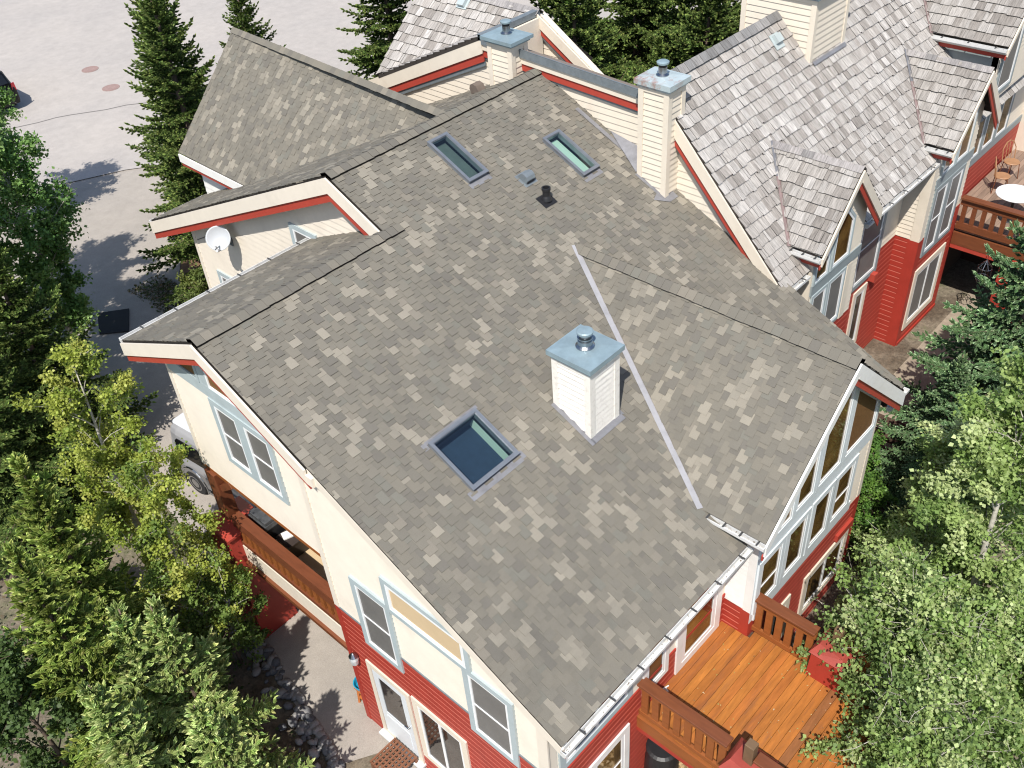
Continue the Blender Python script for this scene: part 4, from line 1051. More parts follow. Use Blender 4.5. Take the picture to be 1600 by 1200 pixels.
# rake of the party wall: broad cream board, red strip, grey strip
def rake3(p, q, out, h, rh, gh=.06):
    f = fascia(p, q, out, nb, h, rh, cm='cream2')
    p = Vector(p); q = Vector(q); o = Vector(out); dn = Vector((0, 0, -1)); mb = MB()
    a = p + dn * (h + rh + .004) - o * .06; b = q + dn * (h + rh + .004) - o * .06
    mb.prism([a, b, b + dn * gh, a + dn * gh], o * .03); mb.build('trim_strip', M['flashdark'], f)
rake3((9.23, NEY - .02, NEZ - .03), (9.23, NRY, NRZ - .03), (-1, 0, 0), .33, .17)
NWX = 9.38
NL = FX(NWX)
wall(nb, NL, [(-1.3, -2.5), (4.5, -8.0), (4.5, nz(-4.5) - .2), (1.55, NRZ - .2), (1.0, .55), (-1.3, .62)], 'cream2', e=.135)
GAY, GAZ = 2.87, 1.09                      # low front gable: steep towards the road, nearly level towards the garden
def gal(y): return GAZ - .457 * (y - GAY) if y > GAY else GAZ - .048 * (GAY - y)
wall(nb, NL, [(-7.5, -3.2), (-1.3, -3.2), (-1.3, gal(1.3) - .2), (-GAY, GAZ - .2), (-7.5, gal(7.5) - .2)], 'cream2', e=.135)
rake3((9.28, 7.0, gal(7.0) - .03), (9.28, GAY, GAZ - .03), (-1, 0, 0), .34, .18, .10)
def level_band(z0, z1, x0, m, nm):
    mb = MB(); a, b = -1.5, GAY
    mb.prism([(x0, a, gal(a) - z0), (x0, b, gal(b) - z0), (x0, b, gal(b) - z1), (x0, a, gal(a) - z1)], (.03, 0, 0)); mb.build(nm, M[m], nb)
level_band(-.005, .165, 9.235, 'flashdark', 'parapet_flashing'); level_band(.165, .30, 9.27, 'cream2', 'fascia'); level_band(.302, .46, 9.30, 'redtrim', 'trim_strip'); level_band(.462, .52, 9.33, 'flashdark', 'trim_strip')
mb = MB(); mb.add([(9.23, -1.5, gal(-1.5) + .006), (9.23, GAY - .1, gal(GAY) + .006), (9.75, GAY - .1, gal(GAY) - .22), (9.75, -1.5, gal(-1.5) - .22)], [(3, 2, 1, 0)]); mb.add([(9.75, -1.5, gal(-1.5) - .22), (9.75, GAY - .1, gal(GAY) - .22), (10.6, GAY - .1, gal(GAY) - 1.4), (10.6, -1.5, gal(-1.5) - 1.4)], [(3, 2, 1, 0)])
mb.build('parapet_top', mat('brown_capsheet', (.25, .20, .165), .9, var=.3, scale=6, stretch=(3, 1, 1)), nb)
mb = MB(); mb.box((9.24, GAY - .05, GAZ - .10), (11.05, GAY + .09, GAZ + .03)); mb.build('ridge_flashing', M['flashdark'], nb)
mb = MB(); mb.box((9.42, GAY - .12, -1.0), (11.03, GAY - .06, GAZ - .11)); mb.build('wall', M['cream2'], nb)
# roof behind the rake, and the rear wing whose shakes face the road
FSB = Frame((0, 6.5, gal(6.5)), (-1, 0, 0), (0, -1, .457)); ss = math.hypot(1, .457)
P_ = [ccw([(-9.24, 0), (-9.30, 0), (-11.03, 3.63 * ss), (-9.24, 3.63 * ss)])]
mb = MB(); slab(mb, P_, FSB, .06, 1, -.006); shakes(mb, P_, FSB, .23, 51, (-12, -9)); mb.build('roof', SKX, nb)
FRW = Frame((9.2, 6.5, -.54), (0, -1, 0), (1, 0, .9)); sr = math.hypot(1, .9)
P_ = [ccw([(0, 0), (0, 1.83 * sr), (3.63, 1.83 * sr)])]
mb = MB(); slab(mb, P_, FRW, .06, 1, -.006); shakes(mb, P_, FRW, .235, 53, (-1, 7)); rw = mb.build('roof', SKYM, nb)
P2_ = Frame((12.9, 2.87, -.59), (0, 1, 0), (-1, 0, .9)); P_ = [ccw([(0, 0), (3.63, 0), (3.63, 1.87 * sr), (0, 1.87 * sr)])]
mb = MB(); slab(mb, P_, P2_, .06, 1, -.006); shakes(mb, P_, P2_, .235, 54, (-1, 7)); mb.build('roof', SKYM, nb)
ridge((11.03, 6.52, 1.107), (11.03, 2.8, 1.107), FRW.n, P2_.n, rw, w=.14, e=.25, mats=[M['shake_y'], M['shake_edge']], pal=[(.25, .235, .23), (.31, .29, .28)], seed=15, lift=.03)
mb = MB(); mb.prism([(9.5, 6.35, -3.5), (12.8, 6.35, -3.5), (12.8, 6.35, -.6), (11.03, 6.35, .98), (9.5, 6.35, -.4)], (0, -.1, 0)); mb.build('wall', M['cream2'], nb)
# second gable, one step farther along
rake3((10.98, GAY, 1.08), (10.98, .55, 1.08 - .62 * 2.32), (-1, 0, 0), .26, .15, .08)
wall(nb, FX(11.10), [(-GAY, -2.0), (-.7, -2.0), (-.7, 1.08 - .62 * 2.17 - .1), (-GAY, 1.0)], 'cream2', e=.135)
mb = MB(); c = FRW.P(1.55, 1.66 * sr, .03); mb.prism([c - FRW.u * .10 - FRW.v * .13, c + FRW.u * .10 - FRW.v * .13, c + FRW.u * .10 + FRW.v * .13, c - FRW.u * .10 + FRW.v * .13], FRW.n * .10); mb.prism([c - FRW.u * .16 - FRW.v * .17, c + FRW.u * .16 - FRW.v * .17, c + FRW.u * .16 + FRW.v * .17, c - FRW.u * .16 + FRW.v * .17], FRW.n * .012); mb.build('roof_vent', M['ventgrey'], nb)
mb = MB(); c = FN.P(12.97, n2(0, -1.86)[1], .035); mb.prism([c - FN.u * .10 - FN.v * .09, c + FN.u * .10 - FN.v * .09, c + FN.u * .10 + FN.v * .09, c - FN.u * .10 + FN.v * .09], FN.n * .10); mb.prism([c - FN.u * .16 - FN.v * .2, c + FN.u * .15 - FN.v * .2, c + FN.u * .15 + FN.v * .13, c - FN.u * .16 + FN.v * .13], FN.n * .012); mb.build('roof_vent', M['ventgrey'], nb)
# chimneys
chimney(nb, 8.99, 9.46, -2.06, -1.44, -1.6, 1.17, 'cream2', 'rustcap', e=.115, flue=2, cap=(.09, .10), label='tall cream clad chimney with rust spotted metal cap')
chimney(nb, 9.02, 9.46, 1.80, 2.42, -.3, 1.20, 'cream2', 'metal', e=.115, flue=2, cap=(.12, .07), label='cream clad chimney with plain grey cap beside the rear gable')
chimney(nb, 13.55, 14.95, -2.38, -.72, -.6, 1.55, 'cream2', 'metal', e=.13, flue=0, cap=(.12, .12), label='broad cream clad chimney chase rising from the shake roof')
mb = MB(); mb.prism([FN.P(13.62, n2(0, -2.45)[1], .04), FN.P(14.98, n2(0, -2.45)[1], .04), FN.P(14.98, n2(0, -2.39)[1], .04), FN.P(13.62, n2(0, -2.39)[1], .04)], FN.n * .01); mb.build('base_flashing', M['flash'], nb)
# garden side walls
NRED = -3.72
WA = FY(-4.13)
wall(nb, WA, [(9.3, -8.0), (15.66, -8.0), (15.66, -1.75), (9.3, -1.75)], 'cream2', red=-4.25)
mb = MB(); mb.box((9.5, -4.5, -8), (9.6, -2.5, -2.3)); mb.build('wall', M['cream2'], nb)
WD = FY(-4.70)
def dtop(rx, rz, x): return rz - abs(x - rx) * TD - .12
rx, hw, rz, fy = DORM[0]
wall(nb, WD, [(10.22, -8.0), (12.22, -8.0), (12.22, dtop(rx, rz, 12.22)), (rx, dtop(rx, rz, rx)), (10.22, dtop(rx, rz, 10.22))], 'cream2', red=-4.25)
mb = MB(); mb.prism([(10.22, -4.70, -8), (10.22, -4.4, -8), (10.22, -4.4, -1.7), (10.22, -4.70, -1.7)], (-.03, 0, 0)); mb.prism([(12.22, -4.70, -8), (12.22, -4.4, -8), (12.22, -4.4, -1.7), (12.22, -4.70, -1.7)], (.03, 0, 0)); mb.build('wall', M['cream2'], nb)
board(nb, WD, 10.22, 12.24, -2.86, -2.62, 'blue2', .035)
window(nb, WD, [(10.90, -2.615), (11.68, -2.615), (11.68, -1.70), (11.2, -1.22), (10.90, -1.45)], .06, 'blue', .05, 'vinyl', 'glassbrown')
window(nb, WD, [(10.23, -2.615), (10.82, -2.615), (10.82, -1.45), (10.23, -1.95)], .05, 'blue', .05, 'vinyl', 'glassbrown')
window(nb, WD, [(10.26, -4.15), (10.90, -4.15), (10.90, -2.864), (10.26, -2.864)], .06, 'blue', .05, 'vinyl', 'screen')
window(nb, WD, [(10.94, -4.15), (11.66, -4.15), (11.66, -2.864), (10.94, -2.864)], .06, 'blue', .05, 'vinyl', 'screen')
board(nb, WD, 11.75, 11.95, -4.25, -2.9, 'cream2', .03, name='corner_board')
window(nb, WA, [(13.45, -4.80), (14.75, -4.80), (14.75, -2.70), (13.45, -2.70)], .12, 'blue2', .06, 'vinyl', 'screen', rail=.5)
window(nb, WA, [(13.75, -6.7), (14.4, -6.7), (14.4, -4.95), (13.75, -4.95)], .12, 'cream2', .05, 'vinyl', 'glass')
mb = MB(); mb.box((14.45, -4.30, -4.95), (14.62, -4.14, -4.75)); mb.build('wall_lamp', M['redtrim'], nb)
WB = FY(-4.70); rx, hw, rz, fy = DORM[1]; BX0, BX1 = 15.62, 17.88; BR = -4.27
wb_ = wall(nb, WB, [(BX0, -8.0), (BX1, -8.0), (BX1, dtop(rx, rz, BX1)), (rx, dtop(rx, rz, rx)), (15.8, dtop(rx, rz, 15.8)), (15.8, NEZ - .12), (BX0, NEZ - .12)], 'cream2', red=BR)
wbx = wall(nb, FX(BX0), [(4.12, -8.0), (4.70, -8.0), (4.70, NEZ - .12), (4.12, NEZ - .12)], 'cream2', red=BR)
board(wb_[0], WB, BX0 - .015, BX0 + .17, BR, NEZ - .14, 'cream2', .024, name='corner_board'); board(wbx[0], FX(BX0), 4.50, 4.715, BR, NEZ - .14, 'cream2', .022, name='corner_board')
board(wb_[1], WB, BX0 - .015, BX0 + .26, -8, BR, 'red', .024, name='corner_board'); board(wbx[1], FX(BX0), 4.46, 4.715, -8, BR, 'red', .022, name='corner_board')
board(wb_[1], WB, BX1 - .18, BX1 + .01, -8, BR, 'red', .024, name='corner_board')
board(nb, WB, 15.85, BX1, -2.98, -2.74, 'blue2', .035)
window(nb, WB, [(15.90, -4.84), (16.68, -4.84), (16.68, -2.984), (15.90, -2.984)], .10, 'blue2', .06, 'vinyl', 'screen', rail=.5)
window(nb, WB, [(16.684, -4.84), (17.52, -4.84), (17.52, -2.984), (16.684, -2.984)], .10, 'blue2', .06, 'vinyl', 'screen', rail=.5)
window(nb, WB, [(16.75, -2.735), (17.45, -2.735), (17.45, -1.30), (16.98, -.85), (16.75, -.85)], .05, 'blue', .05, 'vinyl', 'glassbrown')
window(nb, WB, [(15.98, -2.735), (16.70, -2.735), (16.70, -.95), (15.98, -1.68)], .05, 'blue', .05, 'vinyl', 'glassbrown')
window(nb, WB, [(15.80, -6.95), (17.50, -6.95), (17.50, -5.18), (15.80, -5.18)], .16, 'cream2', .05, 'vinyl', 'screen', mull=1)
board(nb, WB, 15.66, 17.86, -7.45, -7.25, 'red', .05)
WC = FY(-4.20); DF = -4.95
wall(nb, WC, [(BX1, -8.0), (NX1, -8.0), (NX1, -1.9), (BX1, -1.9)], 'cream2', red=-4.12)
board(nb, WC, BX1 + .01, NX1, -4.12, -3.93, 'blue2', .03)
for i in range(4):
    x = 18.2 + i * .88
    window(nb, WC, [(x, -3.925), (x + .84, -3.925), (x + .84, -2.7), (x, -2.7)], .08, 'blue2', .06, 'vinyl', 'glassbrown')
mb = MB(); mb.prism([(BX1, -4.70, -8), (BX1, -4.1, -8), (BX1, -4.1, -1.9), (BX1, -4.70, -1.9)], (-.04, 0, 0)); mb.build('wall', M['red'], nb)
rx, hw, rz, fy = DORM[2]; W3 = FY(-4.62)
wall(nb, W3, [(rx - hw + .2, -1.9), (rx + hw - .2, -1.9), (rx + hw - .2, dtop(rx, rz, rx + hw - .2)), (rx, dtop(rx, rz, rx)), (rx - hw + .2, dtop(rx, rz, rx - hw + .2))], 'cream2')
mb = MB(); mb.box((rx - hw + .2, -4.6, -1.9), (rx - hw + .25, -2.6, rz - hw * TD - .1)); mb.build('wall', M['blue2'], nb)
window(nb, W3, [(18.5, -1.75), (19.5, -1.75), (19.5, .2), (18.5, -.62)], .08, 'blue2', .06, 'vinyl', 'screen')
# deck with railing
mb = MB(); y = -4.28; rng = random.Random(9)
while y > -8.0:
    c = .8 + .4 * rng.random(); mb.box((BX1 + .02, y - .13, DF - .04), (NX1, y, DF), 0, (.27 * c, .19 * c, .14 * c)); y -= .137
nd = mb.build('deck', M['olddeck'], nb)
mb = MB(); mb.box((BX1 + .05, -8.0, DF - .28), (NX1, -4.28, DF - .042)); mb.build('deck_frame', M['timber'], nd)
mb = MB(); mb.box((BX1 - .04, -8.0, DF - .42), (BX1 + .02, -4.74, DF - .08)); mb.build('edge_beam', M['cedardark'], nd)
mb = MB(); mb.box((BX1 - .03, -8.0, DF - .54), (BX1 + .05, -4.74, DF - .422)); mb.build('edge_beam', M['redtrim'], nd)
mb = MB(); mb.box((BX1 - .09, -8.0, DF + .85), (BX1 + .11, -4.74, DF + .9)); mb.build('handrail', M['cedardark'], nd)
mb = MB(); mb.box((BX1 - .02, -8.0, DF + .68), (BX1 + .04, -4.74, DF + .848)); mb.build('rail_board', M['cedardark'], nd)
mb = MB(); mb.box((BX1 - .02, -8.0, DF + .02), (BX1 + .04, -4.74, DF + .2)); mb.build('rail_board', M['cedardark'], nd)
for i in range(12):
    y = -4.86 - i * .24; mb = MB(); mb.box((BX1 - .01, y - .055, DF + .2), (BX1 + .03, y + .055, DF + .68)); mb.build('baluster', M['cedardark'], nd)
mb = MB(); mb.box((BX1, -8.1, DF + .85), (NX1, -7.95, DF + .9)); mb.box((BX1, -8.05, DF), (NX1, -8.0, DF + .8)); mb.build('handrail', M['cedardark'], nd)
for px, py in ((18.1, -6.35), (18.1, -7.8)):
    mb = MB(); mb.prism([(px - .3, py - .3, -7.9), (px + .3, py - .3, -7.9), (px + .3, py + .3, -7.9), (px - .3, py + .3, -7.9)], (0, 0, 2.6)); mb.build('pier', M['red'], nd)
mb = MB(); mb.box((20.5, -8.0, -8), (20.6, -4.2, -5.3)); mb.box((BX1 + .1, -4.3, -8), (20.5, -4.21, -5.3)); mb.build('wall', M['timber'], nb)
mb = MB(); mb.prism([(NX1, -4.6, -8), (NX1, 1.0, -8), (NX1, 1.0, -.8), (NX1, NRY, NRZ - .1), (NX1, -4.6, NEZ - .2)], (-.1, 0, 0)); mb.build('wall', M['cream2'], nb)

# ------------------------------------------------------------------ vegetation
def np_mesh(name, V, Q, tint, m, parent, org, smooth=False):
    me = bpy.data.meshes.new(name)
    n = len(V); k = len(Q)
    me.vertices.add(n); me.vertices.foreach_set('co', np.ascontiguousarray(V, np.float32).ravel())
    me.loops.add(k * 4); me.loops.foreach_set('vertex_index', np.ascontiguousarray(Q, np.int32).ravel())
    me.polygons.add(k); me.polygons.foreach_set('loop_start', np.arange(0, k * 4, 4, dtype=np.int32))
    try: me.polygons.foreach_set('loop_total', np.full(k, 4, np.int32))
    except Exception: pass
    me.materials.append(m)
    at = me.attributes.new('tint', 'FLOAT_COLOR', 'FACE')
    at.data.foreach_set('color', np.concatenate([tint, np.ones((k, 1))], 1).astype(np.float32).ravel())
    me.update(calc_edges=True); me.validate()
    return me

def unit(a): return a / np.maximum(np.linalg.norm(a, axis=-1, keepdims=True), 1e-9)
def diamonds(P, D, S, L, Wd, mid=.45):
    """diamond faces: base P, direction D, side S, length L, half width Wd"""
    n = len(P); L = np.asarray(L).reshape(-1, 1) * np.ones((n, 1)); Wd = np.asarray(Wd).reshape(-1, 1) * np.ones((n, 1))
    V = np.stack([P, P + D * L * mid + S * Wd, P + D * L, P + D * L * mid - S * Wd], 1).reshape(-1, 3)
    return V, np.arange(4 * n).reshape(n, 4)
def cat(parts):
    V = []; Q = []; C = []; o = 0
    for v, q, c in parts: V.append(v); Q.append(q + o); C.append(c); o += len(v)
    return np.concatenate(V), np.concatenate(Q), np.concatenate(C)

def sprig_faces(P, D, L, Wd, base, tip, rng, needles=5, nl=.035, nw=.0045):
    n = len(P); R = rng.normal(size=(n, 3)); S = unit(np.cross(D, R)); S2 = np.cross(D, S)
    out = []
    var = rng.uniform(.72, 1.25, (n, 1)) * (1 + rng.normal(0, .05, (n, 3)))
    for k in range(3):
        a = k * math.pi / 3
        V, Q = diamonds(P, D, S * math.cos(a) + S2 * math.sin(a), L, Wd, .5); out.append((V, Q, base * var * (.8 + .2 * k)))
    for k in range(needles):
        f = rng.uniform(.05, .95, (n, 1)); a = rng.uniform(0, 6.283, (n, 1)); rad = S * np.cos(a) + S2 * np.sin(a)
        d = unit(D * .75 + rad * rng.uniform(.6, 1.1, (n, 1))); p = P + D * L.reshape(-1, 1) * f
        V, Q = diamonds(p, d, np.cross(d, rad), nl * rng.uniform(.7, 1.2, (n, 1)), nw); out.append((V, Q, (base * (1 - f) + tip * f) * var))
    d = unit(D + rng.normal(0, .1, (n, 3))); V, Q = diamonds(P + D * L.reshape(-1, 1) * .45, d, S, L * .62, Wd * .8); out.append((V, Q, tip * var))
    return cat(out)

def spruce_mesh(H, R, seed, base, tip, dens=1.0, spacing=.2, sl=.115, sw=.021, needles=5, crown0=.06, droop=.25, ragged=.25, step=.085, power=.85):
    rng = np.random.default_rng(seed)
    P = []; D = []; LL = []
    tr = MB()
    n = 9; pts = [(0, 0, H * i / n) for i in range(n + 1)]
    pts = [(p[0] + rng.normal(0, .015), p[1] + rng.normal(0, .015), p[2]) for p in pts]
    tr.tube(pts, [max(.012, .016 * H * (1 - i / n) ** .9) for i in range(n + 1)], 7)
    up = np.array([0, 0, 1.])
    z = H * crown0; ph = rng.uniform(0, 6)
    def add(p, d, l): P.append(p); D.append(d); LL.append(l)
    while z < H * .99:
        f = z / H; L0 = R * (1 - f) ** power * (1 if f > .12 else .6 + 3.3 * f)
        nb_ = max(4, int(round((4 + 4 * (1 - f)) * dens)))
        for b in range(nb_):
            a = ph + 6.283 * b / nb_ + rng.normal(0, .22); L = max(.10, L0 * rng.uniform(1 - ragged * 1.5, 1 + ragged * .7))
            zb = z + rng.uniform(-.5, .5) * spacing
            el = math.radians(62 * f ** 1.5 - 12 * (1 - f) + rng.normal(0, 6))
            h = np.array([math.cos(a), math.sin(a), 0]); sd = np.array([-math.sin(a), math.cos(a), 0])
            m = max(3, int(L / step)); pos = np.array([0, 0, zb]); brk = []
            for i in range(m + 1):
                r = i / m; e = el - droop * math.sin(r * 3.1) * (1 - f) + .35 * r * r
                d = h * math.cos(e) + up * math.sin(e); brk.append((pos.copy(), d)); pos = pos + d * (L / m)
            if L > .25: tr.tube([tuple(q[0]) for q in brk[::max(1, m // 4)]], [max(.004, .012 * L * (1 - i * .22)) for i in range(len(brk[::max(1, m // 4)]))], 4, cap=False)
            for i in range(m + 1):
                p, d = brk[i]; r = i / m
                if r < .12 and L > .5: continue
                add(p, d, sl * 1.15 if i == m else sl)
                rem = L * (1 - r)
                tl = min(.42 * rem + .05, .42) * rng.uniform(.75, 1.15)
                for s in (-1, 1):
                    ang = math.radians(rng.uniform(42, 62)); td = d * math.cos(ang) + sd * s * math.sin(ang) + up * rng.normal(-.05, .16); td /= np.linalg.norm(td)
                    q = p.copy(); l = tl; k = 0
                    while l > -.02:
                        add(q, td, sl); 
                        if l > .10:
                            for s2 in (-1, 1):
                                t2 = td * .72 + np.cross(td, up) * s2 * .62 + up * rng.normal(.03, .2); add(q, t2 / np.linalg.norm(t2), sl * rng.uniform(.6, .95))
                        td = td + np.array([0, 0, rng.normal(-.03, .07)]); td /= np.linalg.norm(td)
                        q = q + td * sl * .85; l -= sl * .85
        ph += 2.4; z += spacing * (1.15 - .35 * f)
    add(np.array([0, 0, H * .965]), up, .20); add(np.array([0, 0, H * .99]), up, .24)
    for k in range(5):
        a = k * 1.26; add(np.array([0, 0, H * .97]), unit(np.array([math.cos(a), math.sin(a), .9])), .15)
    P = np.array(P); D = unit(np.array(D)); LL = np.array(LL)
    keep = rng.random(len(P)) < .96
    P, D, LL = P[keep], D[keep], LL[keep]
    bt = np.array(base) * np.ones((len(P), 1)); tt = np.array(tip) * np.ones((len(P), 1))
    cl = (1 + .16 * np.sin(P[:, :1] * 5 + P[:, 2:] * 3.1) * np.cos(P[:, 1:2] * 4.3))
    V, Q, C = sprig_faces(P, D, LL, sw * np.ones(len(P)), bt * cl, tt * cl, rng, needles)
    return V, Q, C, tr

def leafy_mesh(H, R, seed, cols, nleaf=15000, ls=.055, bole=.18, lean=(0, 0), profile='oval', limbs=16, drop=.0, spread=.16, stems=1):
    rng = np.random.default_rng(seed); tr = MB(); twigs = []
    for st in range(stems):
        lx, ly = (lean[0] + (rng.normal(0, .5) if stems > 1 else 0), lean[1] + (rng.normal(0, .5) if stems > 1 else 0))
        n = 10; ox, oy = (rng.normal(0, .2), rng.normal(0, .2)) if stems > 1 else (0, 0)
        path = []
        for i in range(n + 1):
            f = i / n; path.append(np.array([ox + lx * f * f + .06 * math.sin(f * 7 + seed) * H / 7, oy + ly * f * f + .05 * math.cos(f * 6 + seed) * H / 7, H * f]))
        r0 = .014 * H / (stems ** .4)
        tr.tube([tuple(p) for p in path], [max(.008, r0 * (1 - i / n) ** .8) for i in range(n + 1)], 7)
        for b in range(limbs):
            f = bole + (1 - bole) * ((b + rng.random()) / limbs) ** .9; f = min(f, .985)
            k = min(int(f * n), n - 1); p0 = path[k] + (path[k + 1] - path[k]) * (f * n - k)
            g = (f - bole) / (1 - bole)
            prof = {'oval': (.55 + 1.5 * g - 1.75 * g * g), 'cone': (1.05 - .85 * g), 'vase': (.5 + .6 * g) * (1 if g < .8 else .85), 'dome': math.sqrt(max(.05, 1 - g * g))}[profile]
            L = max(.25, R * prof * rng.uniform(.7, 1.18)); a = b * 2.4 + rng.normal(0, .35); el = math.radians(rng.uniform(22, 50) + 25 * g - drop * 30)
            h = np.array([math.cos(a) * math.cos(el), math.sin(a) * math.cos(el), math.sin(el)])
            m = 5; q = p0.copy(); bp = [q.copy()]; d = h.copy()
            for i in range(m):
                d = unit(d + rng.normal(0, .12, 3) + np.array([0, 0, .05 - drop * .2])); q = q + d * L / m; bp.append(q.copy())
            tr.tube([tuple(x) for x in bp], [max(.004, .013 * L * (1 - i / (m + .5))) for i in range(m + 1)], 5, cap=False)
            ns = max(4, int(L * 7))
            for s in range(ns):
                t = .22 + .78 * (s + rng.random()) / ns; kk = min(int(t * m), m - 1); p = bp[kk] + (bp[kk + 1] - bp[kk]) * (t * m - kk)
                dd = unit(d * .5 + rng.normal(0, .75, 3) + np.array([0, 0, .18 - drop * .5])); tl = (.22 + .30 * L * (1 - t * .55)) * rng.uniform(.6, 1.25)
                e = p + dd * tl; tr.tube([tuple(p), tuple((p + e) / 2 + rng.normal(0, .03, 3)), tuple(e)], [.007, .005, .003], 3, cap=False); twigs.append((p, e))
    A = np.array([t[0] for t in twigs]); B = np.array([t[1] for t in twigs]); w = np.linalg.norm(B - A, axis=1) + .1
    # clumps: some twigs carry many leaves, some few
    w = w * rng.choice([.12, .5, 1.2, 2.8], len(w))
    idx = rng.choice(len(A), nleaf, p=w / w.sum()); t = rng.random((nleaf, 1)) ** .75
    P = A[idx] + (B[idx] - A[idx]) * (t * 1.08) + rng.normal(0, spread * .30, (nleaf, 3)) * (.5 + t)
    N = unit(rng.normal(0, .75, (nleaf, 3)) + np.array([0, 0, .75])); R1 = rng.normal(size=(nleaf, 3)); D = unit(R1 - N * (R1 * N).sum(1, keepdims=True)); S = np.cross(N, D)
    L = ls * rng.uniform(.65, 1.25, (nleaf, 1))
    V, Q = diamonds(P, D, S, L, L * .40, .42)
    # fold the leaf a little along its midrib
    V = V.reshape(-1, 4, 3); V[:, 1] += N * L * .10; V[:, 3] += N * L * .10; V = V.reshape(-1, 3)
    cols = np.array(cols); cidx = rng.integers(0, len(cols), len(A)); mix = rng.random((nleaf, 1)) * .35
    C = cols[cidx[idx]] * (1 - mix) + cols[rng.integers(0, len(cols), nleaf)] * mix; C = C * rng.uniform(.75, 1.25, (nleaf, 1))
    return V, Q, C, tr

def plant(name, data, loc, label, cat, group=None, leafm='needle', barkm='bark', rot=0, sc=(1, 1, 1), foliage='crown', stem='trunk', tilt=(0, 0)):
    V, Q, C, tr = data
    root = thing(name, label, cat, loc, group)
    root.rotation_euler = (tilt[0], tilt[1], rot); root.scale = sc
    me = np_mesh(foliage, V, Q, C, M[leafm], None, None)
    c = bpy.data.objects.new(foliage, me); COL.objects.link(c); c.parent = root
    tm = bpy.data.meshes.new(stem); tm.from_pydata(tr.v, [], tr.f); tm.materials.append(M[barkm]); tm.polygons.foreach_set('use_smooth', [True] * len(tr.f)); tm.update()
    t = bpy.data.objects.new(stem, tm); COL.objects.link(t); t.parent = root
    return root
def copy_plant(src, loc, label, rot, sc, group=None, tilt=(0, 0)):
    r = src.copy(); COL.objects.link(r); r.location = loc; r.rotation_euler = (tilt[0], tilt[1], rot); r.scale = sc; r['label'] = label
    if group: r['group'] = group
    for ch in list(src.children):
        c = ch.copy(); COL.objects.link(c); c.parent = r
    return r
def at(x, y, d=0.0): return (x, y, gzs(x, y) - .03 + d)

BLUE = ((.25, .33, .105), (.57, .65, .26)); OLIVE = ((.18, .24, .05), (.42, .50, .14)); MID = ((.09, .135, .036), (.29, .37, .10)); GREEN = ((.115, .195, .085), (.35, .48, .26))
# big spruces beside the house
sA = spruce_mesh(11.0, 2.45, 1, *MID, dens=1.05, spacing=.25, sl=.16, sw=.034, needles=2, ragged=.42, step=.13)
s1 = plant("spruce_tree", sA, at(7.75, 13.7), 'tall dark spruce rising beside the far gable at the driveway', 'tree', 'spruces beyond the house')
copy_plant(s1, at(9.3, 16.9), 'spruce standing behind the tall spruce at the driveway edge', 2.1, (.95, .95, .92), 'spruces beyond the house')
copy_plant(s1, at(13.6, 19.2), 'bright green spruce top just above the far gable roof', 4.0, (.8, .8, .70), 'spruces beyond the house')
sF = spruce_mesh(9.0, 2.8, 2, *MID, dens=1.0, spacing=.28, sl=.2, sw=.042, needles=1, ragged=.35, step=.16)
f1 = plant('spruce_tree', sF, at(19.6, 18.6), 'broad dark spruce behind the long ridge left of the rear shake roof', 'tree', 'spruces beyond the house')
copy_plant(f1, at(21.8, 17.4), 'dark spruce half behind the rear shake roof', 1.7, (1, 1, 1.05), 'spruces beyond the house')
FOR = [(17.6, 7.4, 1.0), (19.8, 9.6, 1.05), (20.6, 4.6, .9), (23.2, 6.6, 1.1), (22.8, 2.0, .95), (25.6, 3.8, 1.1), (26.8, .4, 1.05), (28.0, 7.0, 1.2), (30.2, 2.4, 1.2), (24.2, 10.0, 1.1), (27.5, 11.5, 1.15), (17.2, 4.0, .72), (33.0, 7.5, 1.2), (32.5, -1.5, 1.1)]
for i, (x, y, s) in enumerate(FOR):
    copy_plant(f1, at(x, y), 'dark spruce in the thick row of trees behind the roofs', i * 1.3, (s * .95, s * .95, s * .98), 'spruces behind the roofs')
# small rounded shrubs at the corner of the house
bA = leafy_mesh(1.5, .85, 30, [(.13, .17, .045), (.18, .21, .06), (.10, .14, .04)], 6200, .075, .05, profile='dome', limbs=22, spread=.12)
b1 = plant('shrub', bA, at(5.3, 10.4), 'leafy green shrub at the foot of the gable corner', 'shrub', 'shrubs by the walls', 'leaf', foliage='foliage', stem='stem')
copy_plant(b1, at(5.7, 11.6), 'green shrub between the gable corner and the tall spruce', 1.2, (1.1, 1.1, 1.25), 'shrubs by the walls')

# left side: aspens, dark spruces, the yellow-green birch
ASP = [(.15, .27, .075), (.20, .33, .10), (.11, .22, .06), (.27, .40, .14)]
aA = leafy_mesh(7.6, 2.1, 41, ASP, 30000, .10, .12, profile='oval', limbs=30, spread=.22)
a1 = plant('aspen_tree', aA, at(2.2, 12.9), 'leafy green aspen standing alone left of the driveway', 'tree', 'broadleaf trees left of the driveway', 'leaf', 'palebark')
copy_plant(a1, at(1.5, 16.2), 'aspen at the left edge between the road and the lone aspen', 2.2, (1.05, 1.05, 1.1), 'broadleaf trees left of the driveway')
copy_plant(a1, at(-.6, 11.2), 'aspen cut by the left edge of the photo', 4.1, (1.15, 1.15, 1.3), 'broadleaf trees left of the driveway')
copy_plant(a1, at(4.6, 22.3), 'aspen by the road at the left edge just below the black car', 5.2, (.95, .95, 1.0), 'broadleaf trees left of the driveway')
copy_plant(a1, at(.2, 14.2), 'aspen half behind the lone aspen', 3.0, (1.0, 1.0, 1.08), 'broadleaf trees left of the driveway')
sD = spruce_mesh(7.4, 2.1, 5, *MID, dens=1.0, spacing=.24, sl=.15, sw=.032, needles=3, ragged=.4, step=.12)
